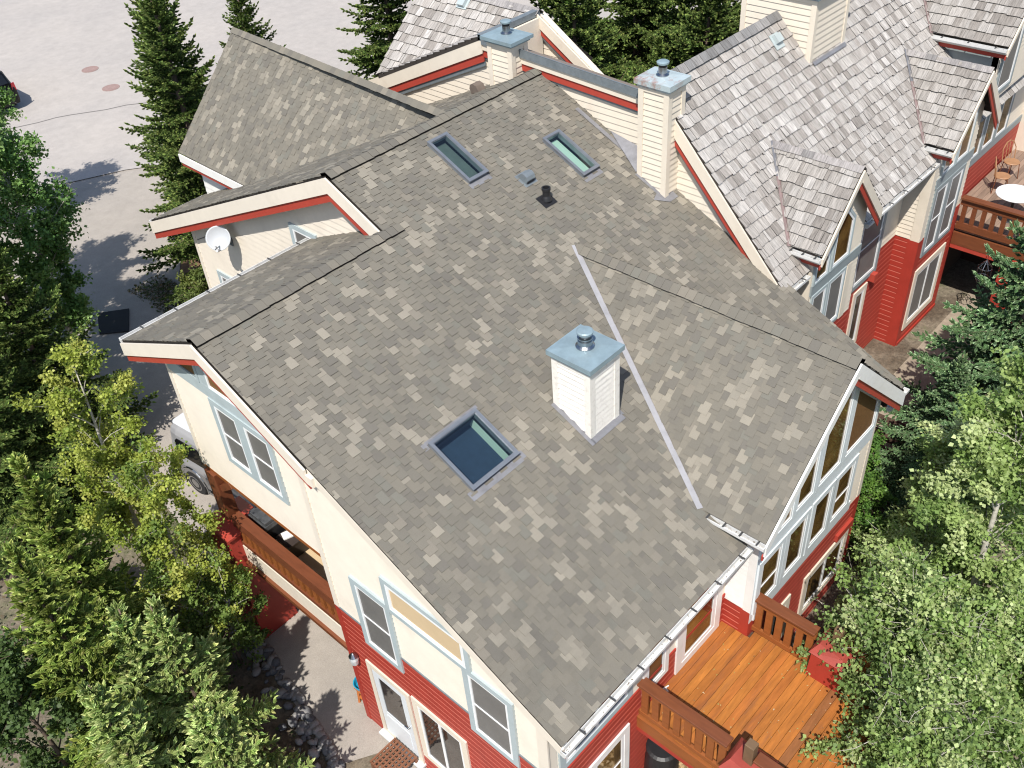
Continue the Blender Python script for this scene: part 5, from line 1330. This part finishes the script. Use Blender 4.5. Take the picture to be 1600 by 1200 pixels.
d1 = plant('spruce_tree', sD, at(.2, 9.4), 'dark green spruce between the aspen and the yellow birch', 'tree', 'spruces left of the driveway')
copy_plant(d1, at(-1.5, 8.2), 'dark spruce at the left edge behind the yellow birch', 1.9, (1.0, 1.0, .95), 'spruces left of the driveway')
copy_plant(d1, at(-1.4, 11.3), 'dark spruce under the aspen at the left edge', 3.3, (.9, .9, .9), 'spruces left of the driveway')
YEL = [(.25, .31, .05), (.33, .38, .07), (.19, .26, .045), (.40, .42, .10)]
yA = leafy_mesh(7.0, 1.65, 51, YEL, 32000, .060, .22, profile='oval', limbs=24, spread=.17, lean=(.1, .1))
plant('birch_tree', yA, at(-.95, 3.05), 'slender yellow-green birch in front of the van', 'tree', None, 'leaf', 'palebark')
yB = leafy_mesh(5.7, 1.6, 52, YEL + [(.14, .22, .05)], 24000, .060, .1, profile='dome', limbs=22, spread=.16)
plant('birch_tree', yB, at(-.95, 1.5), 'low bright green birch beside the dark red pier', 'tree', None, 'leaf', 'palebark')
# blue spruces in the foreground
sB = spruce_mesh(5.1, 1.42, 7, *BLUE, dens=.85, spacing=.26, sl=.165, sw=.034, needles=6, ragged=.36, step=.115)
n1 = plant('spruce_tree', sB, at(-2.28, -.80), 'pale blue green spruce with an upright leader beside the rock border', 'tree', 'foreground spruces')
copy_plant(n1, at(-2.9, -.45), 'forked pale green spruce second from the rock border', 2.0, (1.0, 1.0, 1.02), 'foreground spruces', tilt=(.03, -.03))
copy_plant(n1, at(-3.65, -1.35), 'pale green spruce in the bottom left corner beside the dark alder', 3.2, (1.0, 1.0, 1.0), 'foreground spruces')
sO = spruce_mesh(6.7, 1.7, 8, *OLIVE, dens=1.0, spacing=.28, sl=.165, sw=.035, needles=5, ragged=.42, step=.115)
o1 = plant('spruce_tree', sO, at(-2.5, 1.9), 'green spruce left of the yellow birch at the left edge', 'tree', 'foreground spruces')
copy_plant(o1, at(-3.4, .1), 'olive spruce left of the two pale spruces', 1.1, (1.0, 1.0, 1.0), 'foreground spruces')
copy_plant(n1, at(-2.75, -2.55), 'pale green spruce at the bottom edge below the rock border', 4.4, (.92, .92, .92), 'foreground spruces')
gA = leafy_mesh(4.9, 1.35, 61, [(.085, .14, .04), (.12, .185, .055), (.07, .115, .035)], 17000, .075, .15, profile='oval', limbs=24, spread=.16)
plant('alder_tree', gA, at(-4.35, .35), 'dark glossy broadleaf tree in the bottom left corner', 'tree', None, 'leaf', 'bark')
bB = leafy_mesh(1.1, .8, 31, [(.10, .16, .045), (.14, .20, .06), (.08, .13, .04)], 4200, .07, .03, profile='dome', limbs=18, spread=.12)
pS = leafy_mesh(2.9, 1.0, 53, [(.13, .20, .045), (.17, .25, .06), (.10, .16, .04)], 14000, .06, .05, profile='dome', limbs=26, spread=.13)
plant('shrub', pS, at(-.72, 1.25), 'dense tall green shrub against the dark red pier', 'shrub', 'low shrubs', 'leaf', foliage='foliage', stem='stem')
b2_ = plant('shrub', bB, at(-1.35, 1.1), 'low green shrub behind the pale spruces', 'shrub', 'low shrubs', 'leaf', foliage='foliage', stem='stem')
for i, (x, y, s, lb) in enumerate([(-1.1, 3.2, 1.0, 'low shrub under the yellow birch'), (-2.0, 4.6, 1.2, 'low shrub left of the yellow birch'), (-1.9, .4, .9, 'low shrub between the pale spruces and the red pier')]):
    copy_plant(b2_, at(x, y), lb, i * 2.0, (s, s, s), 'low shrubs')
# right side: spruces and birches
sR = spruce_mesh(7.2, 2.35, 12, *GREEN, dens=.95, spacing=.27, sl=.155, sw=.034, needles=5, ragged=.36, step=.115)
r1 = plant('spruce_tree', sR, at(12.9, -7.95), 'blue green spruce reaching towards the red corner of the neighbouring house', 'tree', 'spruces on the garden side')
copy_plant(r1, at(15.9, -8.7), 'blue green spruce at the right edge below the neighbouring deck', 2.6, (.9, .9, .95), 'spruces on the garden side')
copy_plant(r1, at(11.2, -7.5), 'small spruce between the path and the birches', 1.3, (.62, .62, .56), 'spruces on the garden side')
copy_plant(r1, at(9.7, -8.0), 'lowest spruce just above the birch leaves', 3.9, (.42, .42, .32), 'spruces on the garden side')
BIR = [(.21, .31, .085), (.30, .39, .135), (.14, .22, .06), (.46, .53, .25)]
rA = leafy_mesh(6.8, 1.9, 71, BIR, 38000, .074, .16, profile='oval', limbs=30, spread=.18, lean=(.3, .2))
q1 = plant('birch_tree', rA, at(7.0, -9.75), 'tall pale leaved birch at the right edge', 'tree', 'birches on the garden side', 'leaf', 'palebark')
copy_plant(q1, at(9.3, -8.7), 'birch behind the tall birch at the right edge', 2.3, (.95, .95, .60), 'birches on the garden side')
rB = leafy_mesh(4.6, 1.75, 72, BIR + [(.16, .24, .08)], 36000, .070, .12, profile='dome', limbs=34, spread=.18, stems=2)
q2 = plant('birch_tree', rB, at(5.05, -9.35), 'birch whose twigs hang over the far corner of the deck', 'tree', 'birches on the garden side', 'leaf', 'palebark')
copy_plant(q2, at(4.0, -10.25), 'birch in the bottom right corner beside the deck', 1.8, (.95, .95, .98), 'birches on the garden side')
copy_plant(q2, at(5.9, -10.9), 'birch at the right edge nearest the bottom corner', 4.2, (.95, .95, .9), 'birches on the garden side')
copy_plant(q2, at(7.2, -8.65), 'birch between the deck pier and the large gable windows', 3.4, (.75, .75, .62), 'birches on the garden side')
copy_plant(q2, at(8.6, -8.6), 'low birch below the corner of the large gable', 5.0, (.8, .8, .55), 'birches on the garden side')
bC = leafy_mesh(1.7, .75, 33, [(.12, .23, .04), (.16, .28, .055), (.09, .19, .04)], 7200, .06, .03, profile='dome', limbs=22, spread=.11)
c1_ = plant('shrub', bC, at(10.3, -6.35), 'bright green shrub beside the cream corner of the large gable', 'shrub', 'shrubs on the garden side', 'leaf', foliage='foliage', stem='stem')
copy_plant(c1_, at(9.5, -6.9), 'bright green shrub below the cream corner of the large gable', 1.7, (.9, .9, .85), 'shrubs on the garden side')
copy_plant(c1_, at(8.95, -7.5), 'bright green shrub at the red corner of the large gable', 3.0, (.9, .9, .7), 'shrubs on the garden side')

# ground cover: low leaves and twigs on the soil, too many to count
def cover(name, regions, n, ls, cols, seed, m='litter', h=.10, label=None):
    rng = np.random.default_rng(seed); P = []
    per = n // len(regions)
    for (x0, x1, y0, y1) in regions: P.append(np.stack([rng.uniform(x0, x1, per), rng.uniform(y0, y1, per)], 1))
    P = np.concatenate(P); cl = np.sin(P[:, 0] * 2.1 + 1) * np.cos(P[:, 1] * 1.7) + rng.normal(0, .5, len(P)); P = P[cl > -.2]
    z = gz(P[:, 0], P[:, 1]) + .02 + rng.random(len(P)) ** 2 * h
    P = np.column_stack([P, z]); k = len(P)
    N = unit(rng.normal(0, .5, (k, 3)) + np.array([0, 0, .9])); R1 = rng.normal(size=(k, 3)); D = unit(R1 - N * (R1 * N).sum(1, keepdims=True)); S = np.cross(N, D)
    L = ls * rng.uniform(.5, 1.4, (k, 1)); V, Q = diamonds(P, D, S, L, L * .35)
    C = np.array(cols)[rng.integers(0, len(cols), k)] * rng.uniform(.7, 1.3, (k, 1))
    o = bpy.data.objects.new(name, np_mesh(name, V, Q, C, M[m], None, None)); COL.objects.link(o)
    return tag(o, label, None, None, 'stuff')
cover('ground_cover', [(-6, -.9, -6, 12), (-5, 1, 9, 20), (5.2, 12, -12, -7.2), (8.6, 18, -12, -6.8), (5.2, 6.4, 9.6, 16)], 26000, .085, [(.06, .09, .025), (.09, .12, .035), (.16, .12, .07), (.045, .07, .02), (.20, .16, .11)], 3)
cover('straw_patch', [(2.0, 3.4, -8.6, -6.75)], 2600, .22, [(.50, .38, .22), (.42, .30, .16), (.58, .46, .30), (.30, .21, .12)], 4, 'straw', .10)

# ------------------------------------------------------------------ rocks along the driveway
rng = random.Random(12)
protos = []
for k in range(5):
    mb = MB(); g = random.Random(k + 50); n = 9; m_ = 6
    ph = [g.uniform(0, 6) for _ in range(6)]
    V = []
    for i in range(m_ + 1):
        t = math.pi * i / m_
        for j in range(n):
            a = 2 * math.pi * j / n; r = 1 + .16 * math.sin(2 * a + ph[0]) + .12 * math.sin(3 * t + ph[1] + a) + g.uniform(-.06, .06)
            V.append((r * math.sin(t) * math.cos(a), r * .8 * math.sin(t) * math.sin(a), .55 * math.cos(t) * (1 + .1 * math.sin(ph[2] + a))))
    F = [(i * n + j, (i + 1) * n + j, (i + 1) * n + (j + 1) % n, i * n + (j + 1) % n) for i in range(m_) for j in range(n)]
    c = g.choice([(.12, .125, .135), (.17, .17, .175), (.22, .215, .21), (.30, .29, .28), (.09, .095, .105)])
    mb.add(V, F, 0, c)
    protos.append(mb)
ROCKL = ['small grey river rock in the border along the driveway', 'pale river rock in the border along the driveway', 'dark slate coloured river rock in the border along the driveway', 'rounded mid grey rock in the border along the driveway', 'flat charcoal rock in the border along the driveway']
src = []
for k, mb in enumerate(protos):
    o = mb.build('river_rock', M['rock'], smooth=True); tag(o, ROCKL[k], 'rock', 'river rocks of the border'); src.append([o, False])
cnt = 0
for i in range(230):
    t = rng.random(); y = 1.9 - t * 5.2; xb = -.12 - max(0, (1.2 - y)) * .215
    x = xb - abs(rng.gauss(0, .22)) - .02; k = rng.randrange(5); r = rng.choice((.05, .07, .085, .10, .12))
    if i < 60: x = xb - rng.uniform(0, .16)
    s = src[k]
    if not s[1]: o = s[0]; s[1] = True
    else: o = s[0].copy(); COL.objects.link(o)
    o.location = (x, y, gzs(x, y) + r * .42 + rng.uniform(0, .03)); o.scale = (r, r, r); o.rotation_euler = (rng.uniform(-.3, .3), rng.uniform(-.3, .3), rng.uniform(0, 6))

# ------------------------------------------------------------------ vehicles
def body_stations(mb, st, m=0):
    """skin a car body through cross sections [(y, [(x,z)...])]"""
    n = len(st[0][1]); o = len(mb.v)
    for y, pr in st: mb.v += [(x, y, z) for x, z in pr]
    for i in range(len(st) - 1):
        for k in range(n):
            k2 = (k + 1) % n; mb.f.append((o + i * n + k, o + i * n + k2, o + (i + 1) * n + k2, o + (i + 1) * n + k)); mb.m.append(m); mb.c.append(None)
    mb.f.append(tuple(o + k for k in range(n))[::-1]); mb.m.append(m); mb.c.append(None); e = o + (len(st) - 1) * n; mb.f.append(tuple(e + k for k in range(n))); mb.m.append(m); mb.c.append(None)
def local_thing(name, label, cat, loc, rz, group=None):
    r = thing(name, label, cat, loc, group); r.rotation_euler = (0, 0, rz); return r
def lpart(mb, name, m, parent, **k):
    s = ORG[parent.name]; ORG[parent.name] = Vector((0, 0, 0)); o = mb.build(name, M[m], parent, **k); ORG[parent.name] = s; ORG[o.name] = Vector((0, 0, 0)); return o
# camper van: local axes, rear at y = +2.5, nose at -2.5, side seen is -x
van = local_thing('camper_van', 'silver camper van with white raised roof parked behind the balcony corner', 'van', (2.72, 4.62, gzs(2.5, 4.6) + .01), .10)
def vsec(w, zb, zt, sh, k=1.0):
    return [(-w * .93, zb), (-w, zb + .22), (-w * 1.0, .95), (-w * .97, 1.10), (-w * .90 * sh, zt - .16), (-w * .84 * sh, zt - .04), (-w * .74 * sh, zt), (w * .74 * sh, zt), (w * .84 * sh, zt - .04), (w * .90 * sh, zt - .16), (w * .97, 1.10), (w, .95), (w, zb + .22), (w * .93, zb)]
mb = MB(); body_stations(mb, [(2.52, vsec(.80, .50, 1.45, .88)), (2.47, vsec(.92, .38, 1.68, .93)), (2.36, vsec(.98, .30, 1.80, .97)), (2.1, vsec(1.0, .28, 1.84, 1)), (-.6, vsec(1.0, .28, 1.84, 1)), (-1.1, vsec(1.0, .28, 1.74, .93)), (-1.65, vsec(1.0, .28, 1.12, .98)), (-2.45, vsec(.95, .3, .98, .95)), (-2.6, vsec(.85, .4, .85, .9))])
vb = lpart(mb, 'body', 'van', van, smooth=False, bevel=.03)
mb = MB(); z0 = 1.84; ro = [(-.76, 2.30), (-.70, 2.36), (.70, 2.36), (.76, 2.30), (.76, -.55), (-.76, -.55)]
mb.prism([(x, y, z0 + .004) for x, y in ro], (0, 0, .05)); lpart(mb, 'raised_roof', 'vanroof', van, bevel=.03)
mb = MB(); mb.prism([(-1.005, 2.42, .42), (-1.005, -2.3, .42), (-1.012, -2.3, .80), (-1.012, 2.42, .80)], (-.012, 0, 0)); lpart(mb, 'side_band', 'vandark', van)
def vwin(y0, y1, z0, z1):
    mb = MB(); x0 = -.985 + (z0 - 1.10) * .115; x1 = -.985 + (z1 - 1.10) * .115; c = .07
    pts = [(y0 - c, z0), (y1 + c, z0), (y1, z0 + c), (y1, z1 - c), (y1 + c, z1), (y0 - c, z1), (y0, z1 - c), (y0, z0 + c)]
    mb.prism([(-.982 + (z - 1.10) * .118, y, z) for y, z in pts], (-.018, 0, .002)); return lpart(mb, 'side_window', 'carglass', van)
vwin(2.12, 1.0, 1.14, 1.60); vwin(.80, -.20, 1.14, 1.60); vwin(-.40, -1.05, 1.14, 1.52)
mb = MB(); mb.prism([(-.8, 2.525, 1.2), (.8, 2.525, 1.2), (.72, 2.50, 1.45), (-.72, 2.50, 1.45)], (0, .02, 0)); lpart(mb, 'rear_window', 'carglass', van)
for sx in (-1, 1):
    mb = MB(); mb.box((sx * .80, 2.44, .55), (sx * .94, 2.50, 1.0)); lpart(mb, 'tail_light', 'taillight', van)
    for wy in (1.72, -1.75):
        mb = MB(); mb.lathe((sx * .82, wy, .36), [(.26, 0), (.345, .02), (.36, .06), (.36, .17), (.345, .21), (.24, .22)], 22, axis=(sx, 0, 0)); w = lpart(mb, 'wheel', 'rubber', van)
        mb = MB(); mb.lathe((sx * 1.02, wy, .36), [(.235, 0), (.23, .025), (.16, .015), (.07, .03), (.02, .03)], 20, axis=(sx, 0, 0)); lpart(mb, 'rim', 'steel', w)
    for wy in (1.72, -1.75):
        mb = MB()
        mb.tube([(sx * 1.005, wy + .46 * math.cos(a), .36 + .46 * math.sin(a)) for a in np.linspace(-.3, math.pi + .3, 14)], .035, 6); lpart(mb, 'wheel_arch', 'steel', van)
mb = MB(); mb.box((-.9, 2.50, .38), (.9, 2.62, .52)); lpart(mb, 'bumper', 'vandark', van)
mb = MB(); mb.box((-1.04, 1.2, .27), (-.96, -1.2, .36)); lpart(mb, 'running_board', 'steel', van)

# black car, mostly outside the left edge
car = local_thing('parked_car', 'black car with red tail light parked across the road at the left edge', 'car', (9.25, 35.9, gzs(11, 36) + .03), .0)
def csec(w, zt, sh, zb=.28): return [(-w * .95, zb), (-w, .5), (-w, .85), (-w * .96, .98), (-w * sh, zt - .1), (-w * sh * .9, zt), (w * sh * .9, zt), (w * sh, zt - .1), (w * .96, .98), (w, .85), (w, .5), (w * .95, zb)]
mb = MB(); body_stations(mb, [(-2.35, csec(.80, .95, .92, .45)), (-2.28, csec(.92, 1.25, .85)), (-1.95, csec(.95, 1.66, .80)), (-1.2, csec(.96, 1.76, .80)), (.3, csec(.96, 1.74, .80)), (1.1, csec(.96, 1.15, .93)), (2.2, csec(.92, .98, .93)), (2.35, csec(.8, .85, .9, .4))])
lpart(mb, 'body', 'carblack', car, bevel=.03)
mb = MB(); mb.prism([(-.66, -2.29, 1.24), (.66, -2.29, 1.24), (.62, -2.02, 1.58), (-.62, -2.02, 1.58)], (0, -.02, .01)); lpart(mb, 'rear_window', 'carglass', car)
for sx in (-1, 1):
    mb = MB(); mb.prism([(sx * .70, -2.30, .86), (sx * .92, -2.24, .86), (sx * .92, -2.20, 1.2), (sx * .78, -2.26, 1.2)], (0, -.05, 0)); lpart(mb, 'tail_light', 'taillight', car)
    mb = MB(); mb.prism([(sx * .93, -1.8, 1.06), (sx * .93, .7, 1.06), (sx * .80, .3, 1.6), (sx * .80, -1.7, 1.6)], (sx * .01, 0, 0)); lpart(mb, 'side_window', 'carglass', car)
    for wy in (-1.45, 1.45):
        mb = MB(); mb.lathe((sx * .74, wy, .35), [(.24, 0), (.34, .02), (.35, .1), (.34, .2), (.22, .22)], 20, axis=(sx, 0, 0)); w = lpart(mb, 'wheel', 'rubber', car)
        mb = MB(); mb.lathe((sx * .95, wy, .35), [(.22, 0), (.2, .02), (.03, .02)], 16, axis=(sx, 0, 0)); lpart(mb, 'rim', 'steel', w)
mb = MB(); mb.box((-.26, -2.37, .78), (.26, -2.345, .90)); lpart(mb, 'number_plate', 'dish', car)

# ------------------------------------------------------------------ small things
for i, (x, y, lb) in enumerate([(14.35, 35.3, 'rusty round manhole cover in the road, farther from the spruce'), (13.75, 32.25, 'rusty round manhole cover in the road, nearer the spruce')]):
    mb = MB(); z = gzs(x, y) + .034; mb.lathe((x, y, z), [(.40, 0), (.40, .012), (.36, .014), (.36, .009), (.30, .009), (.30, .014), (.05, .014), (.02, .010)], 28)
    o = mb.build('manhole_cover', M['iron'], origin=(x, y, z)); tag(o, lb, 'manhole cover', 'manhole covers')
mb = MB(); q = [(4.67, 15.0), (3.9, 15.6), (3.37, 14.5), (4.02, 13.9)]
mb.prism([(x, y, gzs(x, y) + .03) for x, y in q], (0, 0, .03)); o = mb.build('rubber_mat', M['rubber'], origin=(4, 14.7, -8.5)); tag(o, 'flat black rectangular mat lying on the shaded driveway', 'mat')
# satellite dish
dc = Vector((3.70, 5.75, -2.10)); wp = Vector((4.12, 6.0, -2.45)); nrm = Vector((-.62, -.60, .50)).normalized()
sd_ = thing('satellite_dish', 'white satellite dish on the cream gable wall', 'satellite dish', (4.10, 6.0, -2.45))
mb = MB(); R_ = .27; prof = [(R_ * k / 8, .10 * (k / 8) ** 2) for k in range(9)]
u_ = nrm.orthogonal().normalized(); v_ = nrm.cross(u_); n_ = 30; V = []; 
for r, h in prof:
    for k in range(n_):
        a = 2 * math.pi * k / n_; V.append(dc + (u_ * math.cos(a) + v_ * math.sin(a)) * max(r, .001) + nrm * (h - .1))
F = [(i * n_ + k, i * n_ + (k + 1) % n_, (i + 1) * n_ + (k + 1) % n_, (i + 1) * n_ + k) for i in range(8) for k in range(n_)]
off = len(V); V += [p - nrm * .018 for p in V]
F += [tuple(off + i for i in f[::-1]) for f in F] + [(8 * n_ + k, 8 * n_ + (k + 1) % n_, off + 8 * n_ + (k + 1) % n_, off + 8 * n_ + k) for k in range(n_)]
mb.add(V, F); mb.build('reflector', M['dish'], sd_, smooth=True)
mb = MB(); mb.tube([wp, wp + Vector((-.16, -.04, -.02)), dc - nrm * .12], .022, 8); mb.box((4.075, 5.93, -2.55), (4.108, 6.07, -2.35)); mb.build('mount', M['flashdark'], sd_)
lnb = dc + nrm * .30 - Vector((0, 0, .20)) + Vector((-.04, -.02, 0)); mb = MB(); mb.tube([dc - nrm * .1 - v_ * 0 - Vector((0, 0, .16)), lnb - Vector((0, 0, .04)), lnb], .013, 6); mb.build('feed_arm', M['flashdark'], sd_)
mb = MB(); mb.lathe(lnb, [(.03, -.04), (.035, 0), (.035, .07), (.02, .08)], 10, axis=tuple(-nrm)); mb.lathe(lnb + u_ * .08, [(.03, -.04), (.035, 0), (.035, .07), (.02, .08)], 10, axis=tuple(-nrm)); mb.build('feed_horn', M['dish'], sd_)
mb = MB(); mb.tube([(4.10, 7.6, -3.0), (4.09, 6.9, -2.62), (4.10, 6.1, -2.40)], .008, 5); mb.build('cable', M['black'], sd_)
# things on the balcony
gr = thing('barbecue_grill', 'black covered barbecue grill in the corner of the balcony', 'grill', (.85, 1.15, -5.86))
mb = MB(); mb.prism([(.52, .86, -5.22), (.52, 1.42, -5.22), (.98, 1.42, -5.22), (.98, .86, -5.22)], (0, 0, .10)); mb.prism([(.55, .88, -5.118), (.55, 1.40, -5.118), (.95, 1.40, -5.118), (.95, .88, -5.118)], (.0, 0, .07)); mb.build('lid', mat('grill_lid', (.10, .105, .11), .4, .3, var=.5, scale=9), gr)
mb = MB(); mb.box((.56, .90, -5.6), (.94, 1.38, -5.225)); mb.build('cabinet', M['black'], gr)
for x in (.58, .9):
    for y in (.92, 1.34): mb = MB(); mb.box((x, y, -5.86), (x + .03, y + .03, -5.6)); mb.build('leg', M['black'], gr)
ch = thing('folding_chair', 'folded teal canvas chair leaning behind the barbecue grill', 'chair', (1.15, 1.1, -5.86))
mb = MB(); mb.prism([(1.02, .75, -5.7), (1.02, 1.3, -5.7), (1.16, 1.3, -4.95), (1.16, .75, -4.95)], (.03, 0, .004)); mb.build('canvas', M['teal'], ch)
mb = MB()
for y in (.72, 1.33): mb.tube([(1.0, y, -5.86), (1.19, y, -4.9)], .014, 6)
mb.tube([(1.19, .72, -4.9), (1.19, 1.33, -4.9)], .014, 6); mb.build('frame', M['black'], ch)
bx = thing('storage_box', 'dark brown storage box beside the barbecue grill', 'storage box', (.9, .5, -5.86))
mb = MB(); mb.box((.66, .42, -5.86), (1.2, .82, -5.50)); mb.build('box', mat('dark_box', (.035, .026, .022), .5), bx, bevel=.015)
mb = MB(); mb.box((.64, .40, -5.498), (1.22, .84, -5.46)); mb.build('lid', mat('dark_lid', (.05, .038, .034), .45), bx, bevel=.01)
mb = MB(); mb.prism([(.70, .62, -5.452), (.88, .56, -5.452), (.97, .74, -5.452), (.76, .80, -5.452)], (0, 0, .025)); cl = mb.build('folded_cloth', M['white'], origin=(.8, .65, -5.45)); tag(cl, 'pale folded cloth lying on the dark storage box', 'cloth')
# by the garden door
st = thing('planter_stand', 'small orange wooden stand holding a turquoise bowl at the red house corner', 'planter', (.32, -1.62, gzs(.3, -1.6)))
zg = gzs(.3, -1.6); mb = MB()
for dx, dy in ((-.12, -.12), (.12, -.12), (.12, .12), (-.12, .12)): mb.bar((.32 + dx, -1.62 + dy, zg), (.32 + dx * .8, -1.62 + dy * .8, zg + .45), .04, .04)
mb.box((.18, -1.76, zg + .45), (.46, -1.48, zg + .48)); mb.box((.2, -1.74, zg + .18), (.44, -1.5, zg + .2)); mb.build('stand', M['orange'], st)
mb = MB(); mb.lathe((.32, -1.62, zg + .482), [(.09, 0), (.16, .08), (.19, .18), (.17, .18), (.14, .09), (.02, .03)], 18); mb.build('bowl', M['turq'], st)
tb = thing('lattice_table', 'low red brown lattice topped garden table before the white door', 'table', (-.28, -3.05, gzs(-.3, -3)))
zg = gzs(-.28, -3.05); mb = MB(); zt = zg + .30
for k in range(8): mb.box((-.58 + k * .083, -3.38, zt), (-.545 + k * .083, -2.78, zt + .025)); mb.box((-.58, -3.38 + k * .081, zt + .026), (.036, -3.345 + k * .081, zt + .045))
mb.build('table_top', M['brick'], tb)
for x in (-.55, .01):
    for y in (-3.35, -2.81): mb = MB(); mb.box((x - .025, y - .025, zg), (x + .025, y + .025, zt)); mb.build('leg', M['brick'], tb)
# under and on the deck
br = thing('rain_barrel', 'black plastic barrel against the red wall under the deck rail', 'barrel', (2.45, -6.95, gzs(2.4, -6.9)))
zb_ = gzs(2.4, -6.9); mb = MB(); mb.lathe((2.45, -6.95, zb_), [(.22, 0), (.27, .15), (.29, .6), (.28, 1.1), (.25, 1.35)], 24); mb.build('barrel', M['black'], br)
mb = MB(); mb.lathe((2.45, -6.95, zb_ + 1.352), [(.27, 0), (.27, .04), (.22, .07), (.02, .08)], 24); mb.build('lid', M['black'], br)
tp = thing('deck_tap', 'small white tap on a wooden block at the wall edge of the orange deck', 'tap', (2.78, -6.72, DZ))
mb = MB(); mb.box((2.70, -6.80, DZ + .002), (2.86, -6.64, DZ + .07)); mb.build('block', M['cedar'], tp)
mb = MB(); mb.tube([(2.78, -6.72, DZ + .07), (2.78, -6.72, DZ + .20), (2.74, -6.80, DZ + .22)], .016, 7); mb.tube([(2.71, -6.70, DZ + .2), (2.85, -6.74, DZ + .2)], .012, 6); mb.build('spout', M['white'], tp)
# dark timber steps on the garden path
ts = thing('timber_steps', 'dark timber steps in the shaded garden path right of the large gable', 'steps', (12.6, -6.2, -7.0))
for k in range(5):
    x = 11.5 + k * .46; z = gzs(x, -6.3); mb = MB(); mb.bar((x, -5.55, z + .06), (x + .04, -7.2, z + .06), .20, .16); mb.build('step', M['timber'], ts)
# furniture on the neighbouring deck
nt = thing('round_table', 'round white table on the neighbouring deck', 'table', (19.1, -5.6, -4.95))
mb = MB(); mb.lathe((19.1, -5.6, -4.27), [(.46, 0), (.47, .02), (.46, .04), (.02, .042)], 32); mb.build('table_top', M['furn'], nt)
mb = MB(); mb.lathe((19.1, -5.6, -4.95), [(.26, 0), (.24, .03), (.04, .06), (.035, .68)], 16); mb.build('pedestal', M['black'], nt)
def cafe_chair(x, y, rz):
    t = local_thing('cafe_chair', 'x', 'chair', (x, y, -4.95), rz, 'chairs on the neighbouring deck')
    mb = MB(); mb.lathe((0, 0, .44), [(.20, 0), (.205, .015), (.19, .03), (.02, .03)], 18); lpart(mb, 'seat', 'cafewood', t)
    for dx, dy in ((-.15, -.15), (.15, -.15), (.15, .15), (-.15, .15)):
        mb = MB(); mb.tube([(dx * 1.15, dy * 1.15, 0), (dx * .9, dy * .9, .44)], .012, 6); lpart(mb, 'leg', 'cedardark', t)
    mb = MB(); pts = [(-.18, .16, .44), (-.19, .22, .75), (-.10, .25, .92), (0, .26, .96), (.10, .25, .92), (.19, .22, .75), (.18, .16, .44)]; mb.tube(pts, .014, 6)
    for k in (-.08, 0, .08): mb.tube([(k, .18, .46), (k, .25, .92)], .009, 5)
    lpart(mb, 'backrest', 'cafewood', t); return t
c0 = cafe_chair(20.3, -4.85, .4); c0['label'] = 'wooden cafe chair nearest the red wall on the neighbouring deck'
for x, y, r, lb in ((21.2, -4.75, -.6, 'wooden cafe chair farthest along the neighbouring deck'), (20.2, -5.7, 2.6, 'wooden cafe chair behind the round white table')):
    c = c0.copy(); COL.objects.link(c); c.location = (x, y, -4.95); c.rotation_euler = (0, 0, r); c['label'] = lb
    for chd in list(c0.children):
        k = chd.copy(); COL.objects.link(k); k.parent = c
cg = thing('wire_cage', 'white wire bird feeder cage hanging in the dark below the neighbouring deck', 'bird feeder', (17.72, -5.75, -5.85))
mb = MB()
for k in range(8):
    a = k * math.pi / 4; mb.tube([(17.72 + .02 * math.cos(a), -5.75 + .02 * math.sin(a), -5.45), (17.72 + .17 * math.cos(a), -5.75 + .17 * math.sin(a), -5.65), (17.72 + .18 * math.cos(a), -5.75 + .18 * math.sin(a), -5.95), (17.72 + .10 * math.cos(a), -5.75 + .10 * math.sin(a), -6.1)], .009, 5)
for z, r in ((-5.65, .17), (-5.95, .18)): mb.tube([(17.72 + r * math.cos(a), -5.75 + r * math.sin(a), z) for a in np.linspace(0, 6.2832, 17)], .009, 5)
mb.build('cage', M['steel'], cg)
mb = MB(); mb.tube([(17.72, -5.75, -5.45), (17.72, -5.75, -5.2)], .006, 5); mb.build('hanger', M['steel'], cg)
